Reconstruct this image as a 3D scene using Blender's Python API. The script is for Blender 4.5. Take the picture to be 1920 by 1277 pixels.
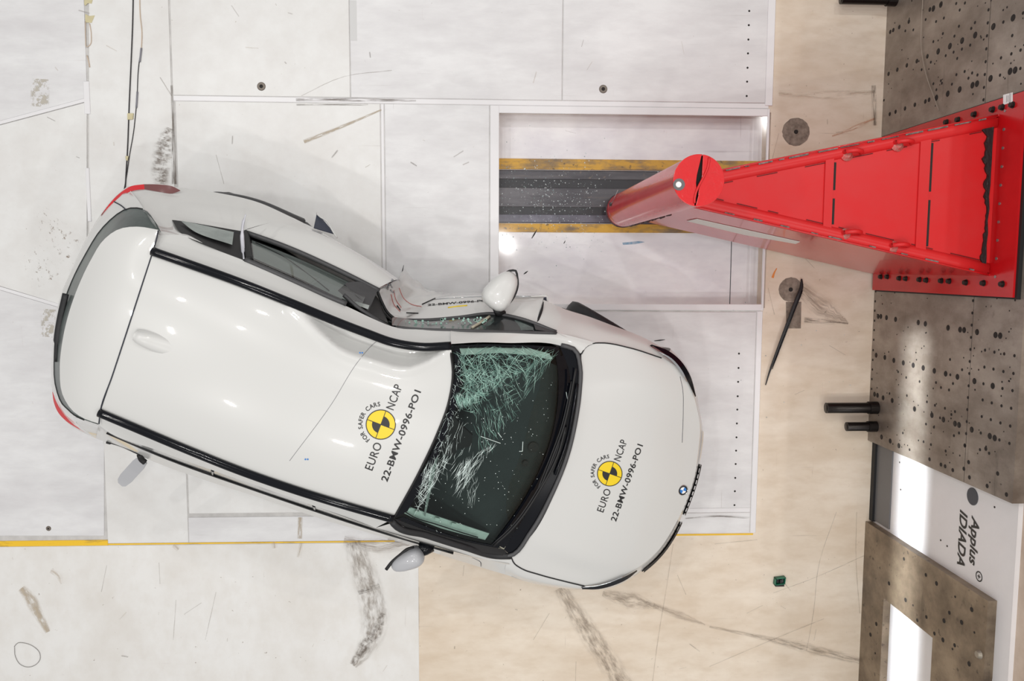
import bpy, bmesh, math, random
import numpy as np
from mathutils import Vector, Matrix
from mathutils.bvhtree import BVHTree

for o in list(bpy.data.objects): bpy.data.objects.remove(o)
scene = bpy.context.scene
COL = scene.collection
rng = random.Random(7)

# ------------------------------------------------------------------ camera
FOC, NX, NY, CAMH = 1493.0, 893.0, 503.0, 6.2      # focal length in px of a 1920 wide frame, nadir pixel, height
_n = np.array([(NX-960)/FOC, -(NY-638.5)/FOC, -1.0]); _n /= np.linalg.norm(_n)
_z = -_n; _y = np.array([0, 1.0, 0]); _y -= _z*(_y@_z); _y /= np.linalg.norm(_y); _x = np.cross(_y, _z)
RW = np.stack([_x, _y, _z])                          # world = RW @ camera
CAM = np.array([0, 0, CAMH])
cam_d = bpy.data.cameras.new('camera'); cam_d.sensor_width = 36.0; cam_d.lens = FOC/1920*36.0
cam_d.clip_start = 0.05; cam_d.clip_end = 200
cam = bpy.data.objects.new('camera', cam_d); COL.objects.link(cam)
cam.matrix_world = Matrix([[RW[i][0], RW[i][1], RW[i][2], CAM[i]] for i in range(3)] + [[0, 0, 0, 1]])
scene.camera = cam

# ------------------------------------------------------------------ light
world = bpy.data.worlds.new('hall'); scene.world = world; world.use_nodes = True
bg = world.node_tree.nodes['Background']; bg.inputs[0].default_value = (1.0, 0.985, 0.97, 1); bg.inputs[1].default_value = 0.44
def area(name, loc, size, power, target=(0, 0, 0), color=(1, 0.98, 0.95), sy=None, spread=180):
    l = bpy.data.lights.new(name, 'AREA'); l.energy = power; l.color = color
    l.shape = 'RECTANGLE'; l.size = size; l.size_y = sy or size; l.spread = math.radians(spread)
    o = bpy.data.objects.new(name, l); COL.objects.link(o); o.location = loc
    o.rotation_euler = (Vector(target)-Vector(loc)).to_track_quat('-Z', 'Y').to_euler()
    return o
LAMPS = [(-4.6, 3.4), (-4.6, -3.6), (-1.2, 4.8), (-1.4, -4.8), (2.2, 4.6), (2.6, -4.6), (-5.8, 0.2), (-2.6, 2.2), (0.4, -3.0), (5.2, -2.4), (5.65, 2.83), (0.53, 0.49)]
for lx, ly in LAMPS:
    area('ceiling_lamp', (lx, ly, 9.2), 0.34, 66, (lx*0.55, ly*0.55, 0), sy=0.09)
area('wall_band_light', (-0.6, -2.1, 5.2), 3.3, 9, (3.16, -2.1, 0.64), color=(0.9, 0.96, 1.0), sy=0.07, spread=3)   # added narrow beam, source unseen, for the bright band low on the wall
scene.view_settings.view_transform = 'Standard'
try: scene.view_settings.look = 'None'
except Exception: pass
scene.view_settings.gamma = 1.0; scene.view_settings.use_curve_mapping = False
scene.view_settings.exposure = 0.0

# ------------------------------------------------------------------ projection helpers (photo pixel -> place at a known height / plane)
def _ray(px, py): return RW @ np.array([(px-960)/FOC, -(py-638.5)/FOC, -1.0])
def U(px, py, z=0.0):
    d = _ray(px, py); return CAM + d*((z-CAMH)/d[2])
def UX(px, py, X):
    d = _ray(px, py); return CAM + d*(X/d[0])
def U2(px, py): return U(px, py, 0.0)[:2]

# ------------------------------------------------------------------ materials
def s2l(c):
    return tuple((v/255/12.92 if v/255 <= 0.04045 else ((v/255+0.055)/1.055)**2.4) for v in c)
MATS = {}
def mat(name, rgb, rough=0.5, metal=0.0, coat=0.0, var=0.0, scale=6.0, rgb2=None, bump=0.0, spec=0.5, stretch=(1, 1, 1), detail=6.0, lo=0.35, hi=0.7, coat_rough=0.05):
    if name in MATS: return MATS[name]
    m = bpy.data.materials.new(name); m.use_nodes = True
    nt = m.node_tree; b = nt.nodes['Principled BSDF']
    c = (*s2l(rgb), 1)
    b.inputs['Base Color'].default_value = c; b.inputs['Roughness'].default_value = rough
    b.inputs['Metallic'].default_value = metal; b.inputs['Coat Weight'].default_value = coat
    b.inputs['Coat Roughness'].default_value = coat_rough; b.inputs['Specular IOR Level'].default_value = spec
    if var or rgb2:
        g = nt.nodes.new('ShaderNodeNewGeometry'); mp = nt.nodes.new('ShaderNodeMapping'); mp.inputs['Scale'].default_value = stretch
        no = nt.nodes.new('ShaderNodeTexNoise'); no.inputs['Scale'].default_value = scale; no.inputs['Detail'].default_value = detail; no.inputs['Roughness'].default_value = 0.65
        r = nt.nodes.new('ShaderNodeValToRGB'); r.color_ramp.elements[0].position = lo; r.color_ramp.elements[1].position = hi
        c2 = (*s2l(rgb2), 1) if rgb2 else tuple(v*(1-var) for v in c[:3]) + (1,)
        r.color_ramp.elements[0].color = c; r.color_ramp.elements[1].color = c2
        nt.links.new(g.outputs['Position'], mp.inputs[0]); nt.links.new(mp.outputs[0], no.inputs['Vector'])
        nt.links.new(no.outputs[0], r.inputs[0]); nt.links.new(r.outputs[0], b.inputs['Base Color'])
        if bump:
            bp = nt.nodes.new('ShaderNodeBump'); bp.inputs['Strength'].default_value = bump; bp.inputs['Distance'].default_value = 0.01
            nt.links.new(no.outputs[0], bp.inputs['Height']); nt.links.new(bp.outputs[0], b.inputs['Normal'])
    MATS[name] = m; return m

def worn(name, base, soil, speck, rough=0.4, metal=0.0, scale=1.8, lo=.4, hi=.8, stretch=(1, 1, 1), spk=(.66, .74), sscale=38.0, streak=(.60, .70), sst=(1.2, 26, 26), spec=.5, fine=.35):
    """large soiling, fine mottle, small specks and thin scratches of real wear"""
    if name in MATS: return MATS[name]
    m = mat(name, base, rough, metal, rgb2=soil, scale=scale, lo=lo, hi=hi, detail=10, stretch=stretch, spec=spec); nt = m.node_tree; N = nt.nodes; L = nt.links; b = N['Principled BSDF']
    src_ = b.inputs['Base Color'].links[0].from_socket; g = [n for n in N if n.type == 'NEW_GEOMETRY'][0]
    def layer(src_, sc, st, rng_, col, amt):
        mp = N.new('ShaderNodeMapping'); mp.inputs['Scale'].default_value = st; no = N.new('ShaderNodeTexNoise'); no.inputs['Scale'].default_value = sc; no.inputs['Detail'].default_value = 5; no.inputs['Roughness'].default_value = .6
        r = N.new('ShaderNodeMapRange'); r.interpolation_type = 'SMOOTHSTEP'; r.inputs[1].default_value, r.inputs[2].default_value, r.inputs[4].default_value = rng_[0], rng_[1], amt
        mx = N.new('ShaderNodeMix'); mx.data_type = 'RGBA'; mx.inputs[7].default_value = (*s2l(col), 1)
        L.new(g.outputs['Position'], mp.inputs[0]); L.new(mp.outputs[0], no.inputs[0]); L.new(no.outputs[0], r.inputs[0]); L.new(r.outputs[0], mx.inputs[0]); L.new(src_, mx.inputs[6]); return mx.outputs[2]
    o = layer(src_, 7.0, stretch, (.38, .78), soil, fine)
    o = layer(o, sscale, (1, 1, 1), spk, speck, .75)
    o = layer(o, 1.0, sst, streak, speck, .35)
    o = layer(o, 1.0, (sst[1], sst[0]*1.6, sst[2]), (streak[0]+.03, streak[1]+.03), speck, .3)
    L.new(o, b.inputs['Base Color']); return m

def glass(name, tint, refl=0.08, rough=0.0):
    if name in MATS: return MATS[name]
    m = bpy.data.materials.new(name); m.use_nodes = True; nt = m.node_tree
    nt.nodes.remove(nt.nodes['Principled BSDF']); out = nt.nodes['Material Output']
    t = nt.nodes.new('ShaderNodeBsdfTransparent'); t.inputs[0].default_value = (*tint, 1)
    g = nt.nodes.new('ShaderNodeBsdfGlossy'); g.inputs['Roughness'].default_value = rough; g.inputs[0].default_value = (1, 1, 1, 1)
    f = nt.nodes.new('ShaderNodeFresnel'); f.inputs[0].default_value = 1.0+refl*6
    mx = nt.nodes.new('ShaderNodeMixShader')
    nt.links.new(f.outputs[0], mx.inputs[0]); nt.links.new(t.outputs[0], mx.inputs[1]); nt.links.new(g.outputs[0], mx.inputs[2]); nt.links.new(mx.outputs[0], out.inputs[0])
    MATS[name] = m; return m

def stain(name, rgb, strength=0.8, su=1.0, sv=8.0, lo=0.4, hi=0.65, edge=0.25, rough=0.7):
    """a worn mark on the floor: noise decides where the rubber or dirt stuck, uv.x runs along the mark, uv.y across"""
    if name in MATS: return MATS[name]
    m = bpy.data.materials.new(name); m.use_nodes = True; nt = m.node_tree; N = nt.nodes; L = nt.links
    b = N['Principled BSDF']; b.inputs['Base Color'].default_value = (*s2l(rgb), 1); b.inputs['Roughness'].default_value = rough
    uv = N.new('ShaderNodeUVMap'); mp = N.new('ShaderNodeMapping'); mp.inputs['Scale'].default_value = (su, sv, 1)
    no = N.new('ShaderNodeTexNoise'); no.inputs['Scale'].default_value = 1.0; no.inputs['Detail'].default_value = 8; no.inputs['Roughness'].default_value = 0.7
    r = N.new('ShaderNodeMapRange'); r.interpolation_type = 'SMOOTHSTEP'; r.inputs[1].default_value = lo; r.inputs[2].default_value = hi; r.inputs[4].default_value = strength
    sx = N.new('ShaderNodeSeparateXYZ')
    a1 = N.new('ShaderNodeMath'); a1.operation = 'SUBTRACT'; a1.inputs[1].default_value = 0.5
    a2 = N.new('ShaderNodeMath'); a2.operation = 'ABSOLUTE'
    a3 = N.new('ShaderNodeMapRange'); a3.interpolation_type = 'SMOOTHSTEP'; a3.inputs[1].default_value = 0.5; a3.inputs[2].default_value = 0.5-edge; a3.inputs[3].default_value = 0; a3.inputs[4].default_value = 1
    mu = N.new('ShaderNodeMath'); mu.operation = 'MULTIPLY'
    L.new(uv.outputs[0], mp.inputs[0]); L.new(mp.outputs[0], no.inputs[0]); L.new(no.outputs[0], r.inputs[0])
    L.new(uv.outputs[0], sx.inputs[0]); L.new(sx.outputs[1], a1.inputs[0]); L.new(a1.outputs[0], a2.inputs[0]); L.new(a2.outputs[0], a3.inputs[0])
    L.new(r.outputs[0], mu.inputs[0]); L.new(a3.outputs[0], mu.inputs[1]); L.new(mu.outputs[0], b.inputs['Alpha'])
    MATS[name] = m; return m

PAINT = mat('car_white_paint', (209, 209, 207), 0.32, coat=1.0, coat_rough=0.03, spec=0.4)
BLACKGLOSS = mat('gloss_black', (12, 14, 20), 0.12, spec=.28)
RUBBER = mat('black_rubber', (34, 34, 37), 0.55, var=0.3, scale=20)
BLACK = mat('matt_black', (22, 22, 24), 0.6)
DARKPL = mat('dark_grey_plastic', (72, 72, 74), 0.5, var=0.2, scale=12)
SEAM = mat('panel_gap', (40, 44, 56), 0.6)
CHROME = mat('bright_metal', (215, 217, 220), 0.12, 1.0)
REDLAMP = mat('red_lamp_lens', (205, 28, 38), 0.12, coat=1.0)
DARKRED = mat('dark_red_lens', (112, 66, 66), 0.15, coat=1.0)
GREYPL = mat('satin_grey_paint', (176, 177, 181), 0.35, coat=0.4)
SIDEGLASS = glass('tinted_side_glass', (0.80, 0.84, 0.83), 0.08)
WINDGLASS = glass('windscreen_glass', (0.74, 0.83, 0.80), 0.06)
REARGLASS = mat('rear_window_glass', (98, 108, 105), 0.3, spec=0.2, rgb2=(66, 72, 72), scale=3)
CLOTH = mat('airbag_cloth', (196, 204, 201), 0.8, var=0.15, scale=4)
INTER = mat('dark_interior', (46, 56, 57), 0.7, var=0.3, scale=5)
PALEGREEN = mat('pale_trim', (222, 238, 230), 0.5, var=0.15, scale=20)
CRACK = mat('crack_edges', (160, 200, 186), 0.3)
CRACK2 = mat('crack_glints', (222, 238, 234), 0.2)
YELLOW = mat('decal_yellow', (236, 204, 20), 0.4)
DECALBLK = mat('decal_black', (28, 27, 28), 0.45)
BLUE = mat('badge_blue', (40, 120, 200), 0.3)
WHITE = mat('clean_white', (240, 240, 240), 0.4)
RED = mat('red_enamel', (196, 20, 26), 0.26, coat=0.3, rgb2=(180, 16, 22), scale=5, lo=0.4, hi=0.8)
REDTOP = mat('red_enamel_worn', (206, 26, 30), 0.36, rgb2=(200, 44, 46), scale=3, spec=.35, lo=0.3, hi=0.75)
STEEL = worn('mill_scale_steel', (166, 156, 146), (104, 92, 82), (58, 48, 42), .36, .4, 2.4, .36, .74, (1, 1, .7), (.67, .74), 26, (.62, .74), (8, 1.2, 20), fine=.6)
STEEL2 = worn('brown_plate_steel', (150, 134, 114), (88, 74, 60), (52, 44, 38), .40, .4, 3.2, .36, .72, (1, 1, 1), (.62, .70), 18, (.62, .72), (8, 2, 12), fine=.6)
STEELDK = mat('dark_steel', (48, 45, 44), 0.3, 0.8)
HOLE = mat('hole_dark', (34, 29, 27), 0.8)
WALLW = mat('white_wall_paint', (226, 223, 224), 0.35, var=0.06, scale=3)
CONC = worn('beige_concrete', (234, 222, 206), (202, 181, 156), (128, 106, 88), .45, 0, 1.4, .38, .84, (.55, 1.3, 1), (.69, .75), 30, (.66, .74), (.9, 30, 1), fine=.45)
PLATE = worn('white_floor_plate', (229, 229, 228), (212, 209, 206), (150, 134, 120), .34, 0, 1.9, .40, .84, (1, 1, 1), (.70, .76), 30, (.69, .77), (.9, 34, 1), fine=.3)
PLATE2 = worn('grey_white_plate', (228, 228, 229), (204, 202, 204), (148, 134, 126), .34, 0, 2.3, .38, .80, (.55, 1.6, 1), (.70, .76), 34, (.66, .75), (.8, 34, 1), fine=.4)
PAINTED = worn('white_painted_concrete', (231, 230, 228), (214, 209, 202), (142, 126, 110), .3, 0, 1.5, .42, .84, (1.2, .8, 1), (.68, .74), 24, (.68, .76), (20, 1.0, 1), fine=.35)
FRAME = mat('pale_aluminium_frame', (229, 228, 230), 0.3, 0.0)
PITFLOOR = worn('pit_floor_paint', (247, 246, 249), (222, 218, 226), (150, 142, 146), .5, 0, 2.4, .40, .80, (.7, 1.4, 1), (.70, .76), 34, (.66, .74), (.8, 30, 1), fine=.5)
YBEAM = worn('worn_yellow_paint', (214, 164, 58), (128, 108, 84), (70, 62, 58), .5, 0, 7, .45, .64, (.5, 1.4, 1), (.60, .68), 24, fine=.6)
RAILDK = worn('oily_rail_steel', (100, 98, 102), (60, 58, 64), (120, 110, 100), .35, .4, 4, .4, .7, (.4, 2, 1), (.64, .7), 20, fine=.6)
RAILBK = mat('black_rail_gap', (44, 44, 50), 0.4, var=0.3, scale=7)
PITGLASS = glass('clear_floor_pane', (0.985, 0.985, 0.985), 0.03, 0.08)
TAPE = mat('masking_tape', (206, 196, 158), 0.6, var=0.12, scale=30)
YTAPE = mat('yellow_floor_tape', (238, 192, 42), 0.5, rgb2=(150, 120, 60), scale=14, lo=0.55, hi=0.7, stretch=(0.3, 2, 1))
CABLE = mat('cable_black', (38, 36, 38), 0.5)
CABLEB = mat('cable_beige', (203, 184, 164), 0.5)
CEMENT = mat('rough_cement', (152, 140, 128), 0.9, rgb2=(110, 98, 88), scale=22, bump=0.5)
GREEN = mat('green_plastic', (22, 108, 82), 0.4)

# ------------------------------------------------------------------ mesh helpers
def origin_of(p):
    v = np.zeros(3)
    while p is not None:
        v += np.array(p.location); p = p.parent
    return v
def tag(o, label=None, cat=None, group=None, kind=None):
    if label: o['label'] = label
    if cat: o['category'] = cat
    if group: o['group'] = group
    if kind: o['kind'] = kind
    return o
def obj(name, verts, faces, m, parent=None, smooth=False, loc=None, uvs=None):
    """verts in world coordinates; stored relative to loc (top level) or to the parent's origin"""
    V = np.asarray(verts, float)
    if parent is not None: o0 = origin_of(parent)
    else: o0 = np.array(loc if loc is not None else (0, 0, 0), float)
    me = bpy.data.meshes.new(name); me.from_pydata([tuple(v) for v in (V-o0)], [], [tuple(f) for f in faces])
    if uvs is not None:
        l = me.uv_layers.new(name='UVMap')
        for lp in me.loops: l.data[lp.index].uv = uvs[lp.vertex_index]
    if isinstance(m, (list, tuple)):
        for q in m: me.materials.append(q)
    else: me.materials.append(m)
    if smooth:
        for p in me.polygons: p.use_smooth = True
    me.update()
    o = bpy.data.objects.new(name, me); COL.objects.link(o)
    if parent is not None: o.parent = parent
    else: o.location = tuple(o0)
    return o
def empty(name, loc, label, cat, group=None):
    o = bpy.data.objects.new(name, None); COL.objects.link(o); o.location = tuple(loc); o.empty_display_size = 0.1
    return tag(o, label, cat, group)
def share(name, src, loc, parent=None):
    o = bpy.data.objects.new(name, src.data); COL.objects.link(o)
    if parent is not None: o.parent = parent; o.location = tuple(np.array(loc)-origin_of(parent))
    else: o.location = tuple(loc)
    return o
class MB:
    def __init__(s): s.v = []; s.f = []
    def add(s, v, f):
        n = len(s.v); s.v += [tuple(map(float, q)) for q in v]; s.f += [tuple(i+n for i in q) for q in f]; return s
    def build(s, name, m, parent=None, smooth=False, loc=None): return obj(name, s.v, s.f, m, parent, smooth, loc)
def box(x0, x1, y0, y1, z0, z1):
    v = [(x0, y0, z0), (x1, y0, z0), (x1, y1, z0), (x0, y1, z0), (x0, y0, z1), (x1, y0, z1), (x1, y1, z1), (x0, y1, z1)]
    return v, [(3, 2, 1, 0), (4, 5, 6, 7), (0, 1, 5, 4), (1, 2, 6, 5), (2, 3, 7, 6), (3, 0, 4, 7)]
def bevbox(x0, x1, y0, y1, z0, z1, b):
    v = [(x0, y0, z0), (x1, y0, z0), (x1, y1, z0), (x0, y1, z0), (x0, y0, z1-b), (x1, y0, z1-b), (x1, y1, z1-b), (x0, y1, z1-b),
         (x0+b, y0+b, z1), (x1-b, y0+b, z1), (x1-b, y1-b, z1), (x0+b, y1-b, z1)]
    f = [(3, 2, 1, 0), (8, 9, 10, 11)]
    for i in range(4):
        j = (i+1) % 4; f += [(i, j, 4+j, 4+i), (4+i, 4+j, 8+j, 8+i)]
    return v, f
def prism(poly, z0, z1):
    n = len(poly); v = [(p[0], p[1], z0) for p in poly] + [(p[0], p[1], z1) for p in poly]
    a = sum(poly[i][0]*poly[(i+1) % n][1]-poly[(i+1) % n][0]*poly[i][1] for i in range(n))
    f = [tuple(range(n-1, -1, -1)), tuple(range(n, 2*n))] + [(i, (i+1) % n, n+(i+1) % n, n+i) for i in range(n)]
    if a < 0: f = [tuple(reversed(q)) for q in f]
    return v, f
def crv(P, n, uni=False):
    """Catmull-Rom style resample of a polyline to n points"""
    P = np.asarray(P, float)
    if len(P) == 2: 
        t = np.linspace(0, 1, n)[:, None]; return P[0]*(1-t)+P[1]*t
    d = np.linalg.norm(np.diff(P, axis=0), axis=1); d[d < 1e-6] = 1e-6
    s = np.concatenate([[0], np.cumsum(d)])
    m = np.zeros_like(P)
    m[1:-1] = ((P[1:-1]-P[:-2])/d[:-1, None]*d[1:, None] + (P[2:]-P[1:-1])/d[1:, None]*d[:-1, None])/(d[:-1]+d[1:])[:, None]
    m[0] = (P[1]-P[0])/d[0]; m[-1] = (P[-1]-P[-2])/d[-1]
    q = np.linspace(0, s[-1], n); out = np.zeros((n, P.shape[1]))
    for i, a in enumerate(q):
        k = min(max(np.searchsorted(s, a)-1, 0), len(d)-1); h = d[k]; t = (a-s[k])/h
        out[i] = (2*t**3-3*t**2+1)*P[k] + (t**3-2*t**2+t)*h*m[k] + (-2*t**3+3*t**2)*P[k+1] + (t**3-t**2)*h*m[k+1]
    return out
def T(pts): return [U(*p) for p in pts]
def grid_faces(nu, nv, flip=False):
    f = []
    for i in range(nu-1):
        for j in range(nv-1):
            q = (i*nv+j, (i+1)*nv+j, (i+1)*nv+j+1, i*nv+j+1); f.append(tuple(reversed(q)) if flip else q)
    return f
def coons(c0, c1, d0, d1, nu, nv, bulge=0.0, bx=None):
    """c0: v=0 edge along u, c1: v=1 edge along u, d0: u=0 edge along v, d1: u=1 edge along v (world point lists)"""
    C0, C1, D0, D1 = crv(c0, nu), crv(c1, nu), crv(d0, nv), crv(d1, nv)
    u = np.linspace(0, 1, nu)[:, None, None]; v = np.linspace(0, 1, nv)[None, :, None]
    S = (1-v)*C0[:, None, :] + v*C1[:, None, :] + (1-u)*D0[None] + u*D1[None] - ((1-u)*(1-v)*D0[0] + u*(1-v)*D1[0] + (1-u)*v*D0[-1] + u*v*D1[-1])
    if bulge: S[:, :, 2] += bulge*(16*u*(1-u)*v*(1-v))[:, :, 0]
    return S
def orient_up(V, F, ref=None):
    V = np.asarray(V); s = 0
    for f in F[::max(1, len(F)//60)]:
        a, b, c = V[f[0]], V[f[1]], V[f[2]]; n = np.cross(b-a, c-a)
        s += n[2] if ref is None else n @ (V[f[0]]-ref)
    return F if s >= 0 else [tuple(reversed(f)) for f in F]
def surf(name, S, m, parent, ref=None):
    nu, nv = S.shape[:2]; V = S.reshape(-1, 3); F = orient_up(V, grid_faces(nu, nv), ref)
    return obj(name, V, F, m, parent, True)
def loft(name, rails, n, m, parent, sub=3, ref=None, smooth_across=True):
    R_ = [crv(r, n) for r in rails]; S = np.stack(R_, 1)                 # n x rails x 3
    if smooth_across and len(rails) > 2:
        k = (len(rails)-1)*sub+1; S = np.stack([crv(S[i], k) for i in range(n)], 0)
    elif sub > 1 and len(rails) == 2:
        t = np.linspace(0, 1, sub+1)[None, :, None]; S = S[:, :1]*(1-t)+S[:, 1:2]*t
    return surf(name, S, m, parent, ref)
def tube(path, r, seg=8, n=None, flat=1.0, closed=False, caps=True):
    P = np.asarray(path, float) if n is None else crv(path, n)
    k = len(P); V = []; F = []
    rr = r if hasattr(r, '__len__') else [r]*k
    for i in range(k):
        t = P[min(i+1, k-1)]-P[max(i-1, 0)]; t = t/(np.linalg.norm(t)+1e-9)
        up = np.array([0, 0, 1.0]) if abs(t[2]) < 0.95 else np.array([1.0, 0, 0])
        a = np.cross(t, up); a /= np.linalg.norm(a); b = np.cross(a, t)
        for j in range(seg):
            q = 2*math.pi*j/seg; V.append(P[i]+a*math.cos(q)*rr[i]+b*math.sin(q)*rr[i]*flat)
    for i in range(k-1):
        for j in range(seg): F.append((i*seg+j, i*seg+(j+1) % seg, (i+1)*seg+(j+1) % seg, (i+1)*seg+j))
    if caps: F += [tuple(range(seg-1, -1, -1)), tuple((k-1)*seg+j for j in range(seg))]
    return V, F
def ribbon(pts, w, z=0.0):
    """flat strip on a horizontal plane, centre line pts (x,y) with half widths w; returns verts, faces, uvs"""
    P = np.asarray(pts, float); k = len(P); V = []; uv = []; F = []
    ln = 0
    for i in range(k):
        t = P[min(i+1, k-1)]-P[max(i-1, 0)]; t /= np.linalg.norm(t)+1e-9; nrm = np.array([-t[1], t[0]])
        if i: ln += np.linalg.norm(P[i]-P[i-1])
        wi = w[i] if hasattr(w, '__len__') else w
        V += [(*(P[i]+nrm*wi), z), (*(P[i]-nrm*wi), z)]; uv += [(ln, 1), (ln, 0)]
        if i: F.append((2*i-2, 2*i-1, 2*i+1, 2*i))
    return V, F, uv
def cyl(c, axis, r, h, seg=16, r2=None):
    c = np.array(c, float); ax = np.array(axis, float); ax /= np.linalg.norm(ax)
    up = np.array([0, 0, 1.0]) if abs(ax[2]) < 0.9 else np.array([1.0, 0, 0])
    a = np.cross(up, ax); a /= np.linalg.norm(a); b = np.cross(ax, a); V = []
    for k, rr in ((0, r), (h, r if r2 is None else r2)):
        for j in range(seg):
            q = 2*math.pi*j/seg; V.append(c+ax*k+a*rr*math.cos(q)+b*rr*math.sin(q))
    F = [tuple(range(seg-1, -1, -1)), tuple(range(seg, 2*seg))] + [(j, (j+1) % seg, seg+(j+1) % seg, seg+j) for j in range(seg)]
    return V, F
_fc = {}
def text2d(s, bold=False, shear=0.0, spacing=1.0, offset=0.0):
    """triangulated flat letters, unit size; returns verts2d, faces, width"""
    cu = bpy.data.curves.new('t', 'FONT'); cu.body = s; cu.size = 1.0; cu.shear = shear; cu.space_character = spacing
    cu.offset = offset; cu.resolution_u = 4; cu.fill_mode = 'FRONT'
    o = bpy.data.objects.new('t', cu); COL.objects.link(o)
    bpy.context.view_layer.update()
    dg = bpy.context.evaluated_depsgraph_get(); me = bpy.data.meshes.new_from_object(o.evaluated_get(dg))
    V = np.array([v.co[:2] for v in me.vertices]) if len(me.vertices) else np.zeros((0, 2)); F = [tuple(p.vertices) for p in me.polygons]
    bpy.data.objects.remove(o); bpy.data.meshes.remove(me)
    return V, F

# ================================================================== FLOOR
XR = U2(1440, 250)[0]; XP0 = U2(935.5, 390)[0]; XP1 = U2(1433.5, 390)[0]; YP1 = U2(1186, 215)[1]; YP0 = U2(1186, 570)[1]
YJ1 = U2(900, 186)[1]; YJ0 = U2(900, 197)[1]; XL = U2(327, 260)[0]
WX = 3.162                                             # front face of the steel wall
def X_(px, py=500): return U2(px, py)[0]
def Y_(py, px=893): return U2(px, py)[1]
floor = MB()
XA, XB, YA, YB = -6.5, 3.6, -5.5, 4.5
for a, b, c, d in ((XA, XP0-.03, YA, YB), (XP1+.03, XB, YA, YB), (XP0-.03, XP1+.03, YA, YP0-.03), (XP0-.03, XP1+.03, YP1+.03, YB)):
    floor.add(*box(a, b, c, d, -0.30, -0.006))
floor = floor.build('floor', CONC); tag(floor, kind='structure')
for a, b, c, d in ((XA, XP0-.031, Y_(1016), YB), (XP0-.03, XR-.01, Y_(1004), YP0-.031), (XP0-.03, XR-.01, YP1+.031, YB)):
    obj('plate_bed', *box(a, b, c, d, -0.008, -0.0052), mat('joint_grey', (206, 204, 202), .6, var=.25, scale=8), floor)
def plate(x0, x1, y0, y1, m=PLATE, z0=-0.006, z1=0.0, name='floor_plate', b=0.003):
    return obj(name, *bevbox(x0, x1, y0, y1, z0, z1, b), m, floor)
G = 0.003
xa, xb = X_(656, 90), X_(1055, 90)
plate(XL, xa-G, YJ1, YB); plate(xa+G, xb-G, YJ1, YB, PLATE2); plate(xb+G, XR-.03, YJ1, YB, PLATE2)
plate(XR-.03, XR+.028, YJ1-.02, YB, FRAME, z1=0.002)
plate(XL, XR, YJ0+G, YJ1-G, FRAME, z1=-0.002, name='channel_strip')
xc, xd = X_(719, 350), X_(918, 350); ymid = Y_(577)
plate(XL+.015, xc-.02, Y_(958), YJ0, PLATE); plate(xc-.014, xc+.008, ymid, YJ0, FRAME, z1=-0.002, name='channel_strip'); plate(xc+.014, xd-G, ymid, YJ0, PLATE2)
# frame round the floor window
plate(xd+.004, XP0, YP0-.05, YJ0, FRAME, z1=0.003, name='window_frame_bar'); plate(XP1, XR+.01, YP0-.05, YJ0, FRAME, z1=0.003, name='window_frame_bar')
plate(XP0, XP1, YP1, YJ0, FRAME, z1=0.003, name='window_frame_bar'); plate(XP0, XP1, YP0-.05, YP0, FRAME, z1=0.003, name='window_frame_bar')
ylo = Y_(1005)
for a_, b_ in ((xc+.014, xb-G), (xb+G, XR-.045)):
    plate(a_, b_, Y_(957), ymid-.03, PLATE2); plate(a_, b_, ylo, Y_(966), PLATE2); plate(a_, b_, Y_(965.5), Y_(957.5), FRAME, z1=-.002, name='channel_strip')
plate(XR-.04, XR+.005, ylo, YP0-.055, FRAME, z1=0.001)
plate(XL+.008, xc+.008, Y_(1011.5), Y_(965), PLATE2)
xe = X_(197, 900); xf = X_(168, 150)
obj('floor_plate', *prism([(X_(167, 0)+.0429*(YB-1.956), YB), (XL-.012, YB), (XL-.012, Y_(560)), (X_(167, 560), Y_(560))], -.006, 0), PLATE, floor); plate(xe, XL+.004, Y_(1011.5), Y_(566), PLATE)
for n_, poly in enumerate(([(138, -600), (163, 183), (-800, 440), (-800, -600)], [(163, 192), (163, 540), (128, 575), (0, 536), (-330, 450), (-800, 452), (-800, 449)], [(128, 582), (195, 600), (195, 1004.5), (-800, 1004.5), (-800, 462), (-330, 460), (0, 544)])):
    obj('floor_plate', *prism([U2(*p) for p in poly], -0.006, (0.0, 0.004, 0.0)[n_]), (PLATE2, PLATE, PLATE2)[n_], floor)
for a, b in (((-800, 444), (163, 187)), ((-330, 455), (0, 540)), ((0, 540), (128, 578))):
    p, q = U2(*a), U2(*b); V, F, uv = ribbon([p, q], 0.012, 0.0); o = obj('plate_edge_bar', np.array(V)+[0, 0, .006], F, FRAME, floor)
    o.modifiers.new('thick', 'SOLIDIFY').thickness = 0.012
for (a, b, c, d) in ((157, 163, 168, 223), (161, 322, 168, 420)):
    obj('plate_edge_bar', *bevbox(X_(a, b), X_(c, b), Y_(d), Y_(b), -.006, .008, .003), FRAME, floor)
obj('painted_floor', *bevbox(XA, X_(785, 1140), YA, Y_(1016), -0.006, -0.003, .001), PAINTED, floor)
# yellow edging
obj('yellow_strip', *bevbox(XA, xe, Y_(1015), Y_(1005), -0.006, 0.001, .001), YTAPE, floor)
obj('yellow_strip', *bevbox(xe, X_(740, 1013), Y_(1014.5), Y_(1012), -0.006, -0.001, .0005), YTAPE, floor)
obj('yellow_strip', *bevbox(X_(1180, 1008), X_(1412, 1008), Y_(1009), Y_(1006.2), -0.006, -0.001, .0005), YTAPE, floor)
# tape seal on the top plate
obj('sealing_tape', *bevbox(X_(656, 50), X_(669, 50), Y_(80), Y_(5), 0, 0.001, .0004), mat('grey_tape', (206, 206, 206), 0.4), floor)
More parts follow.
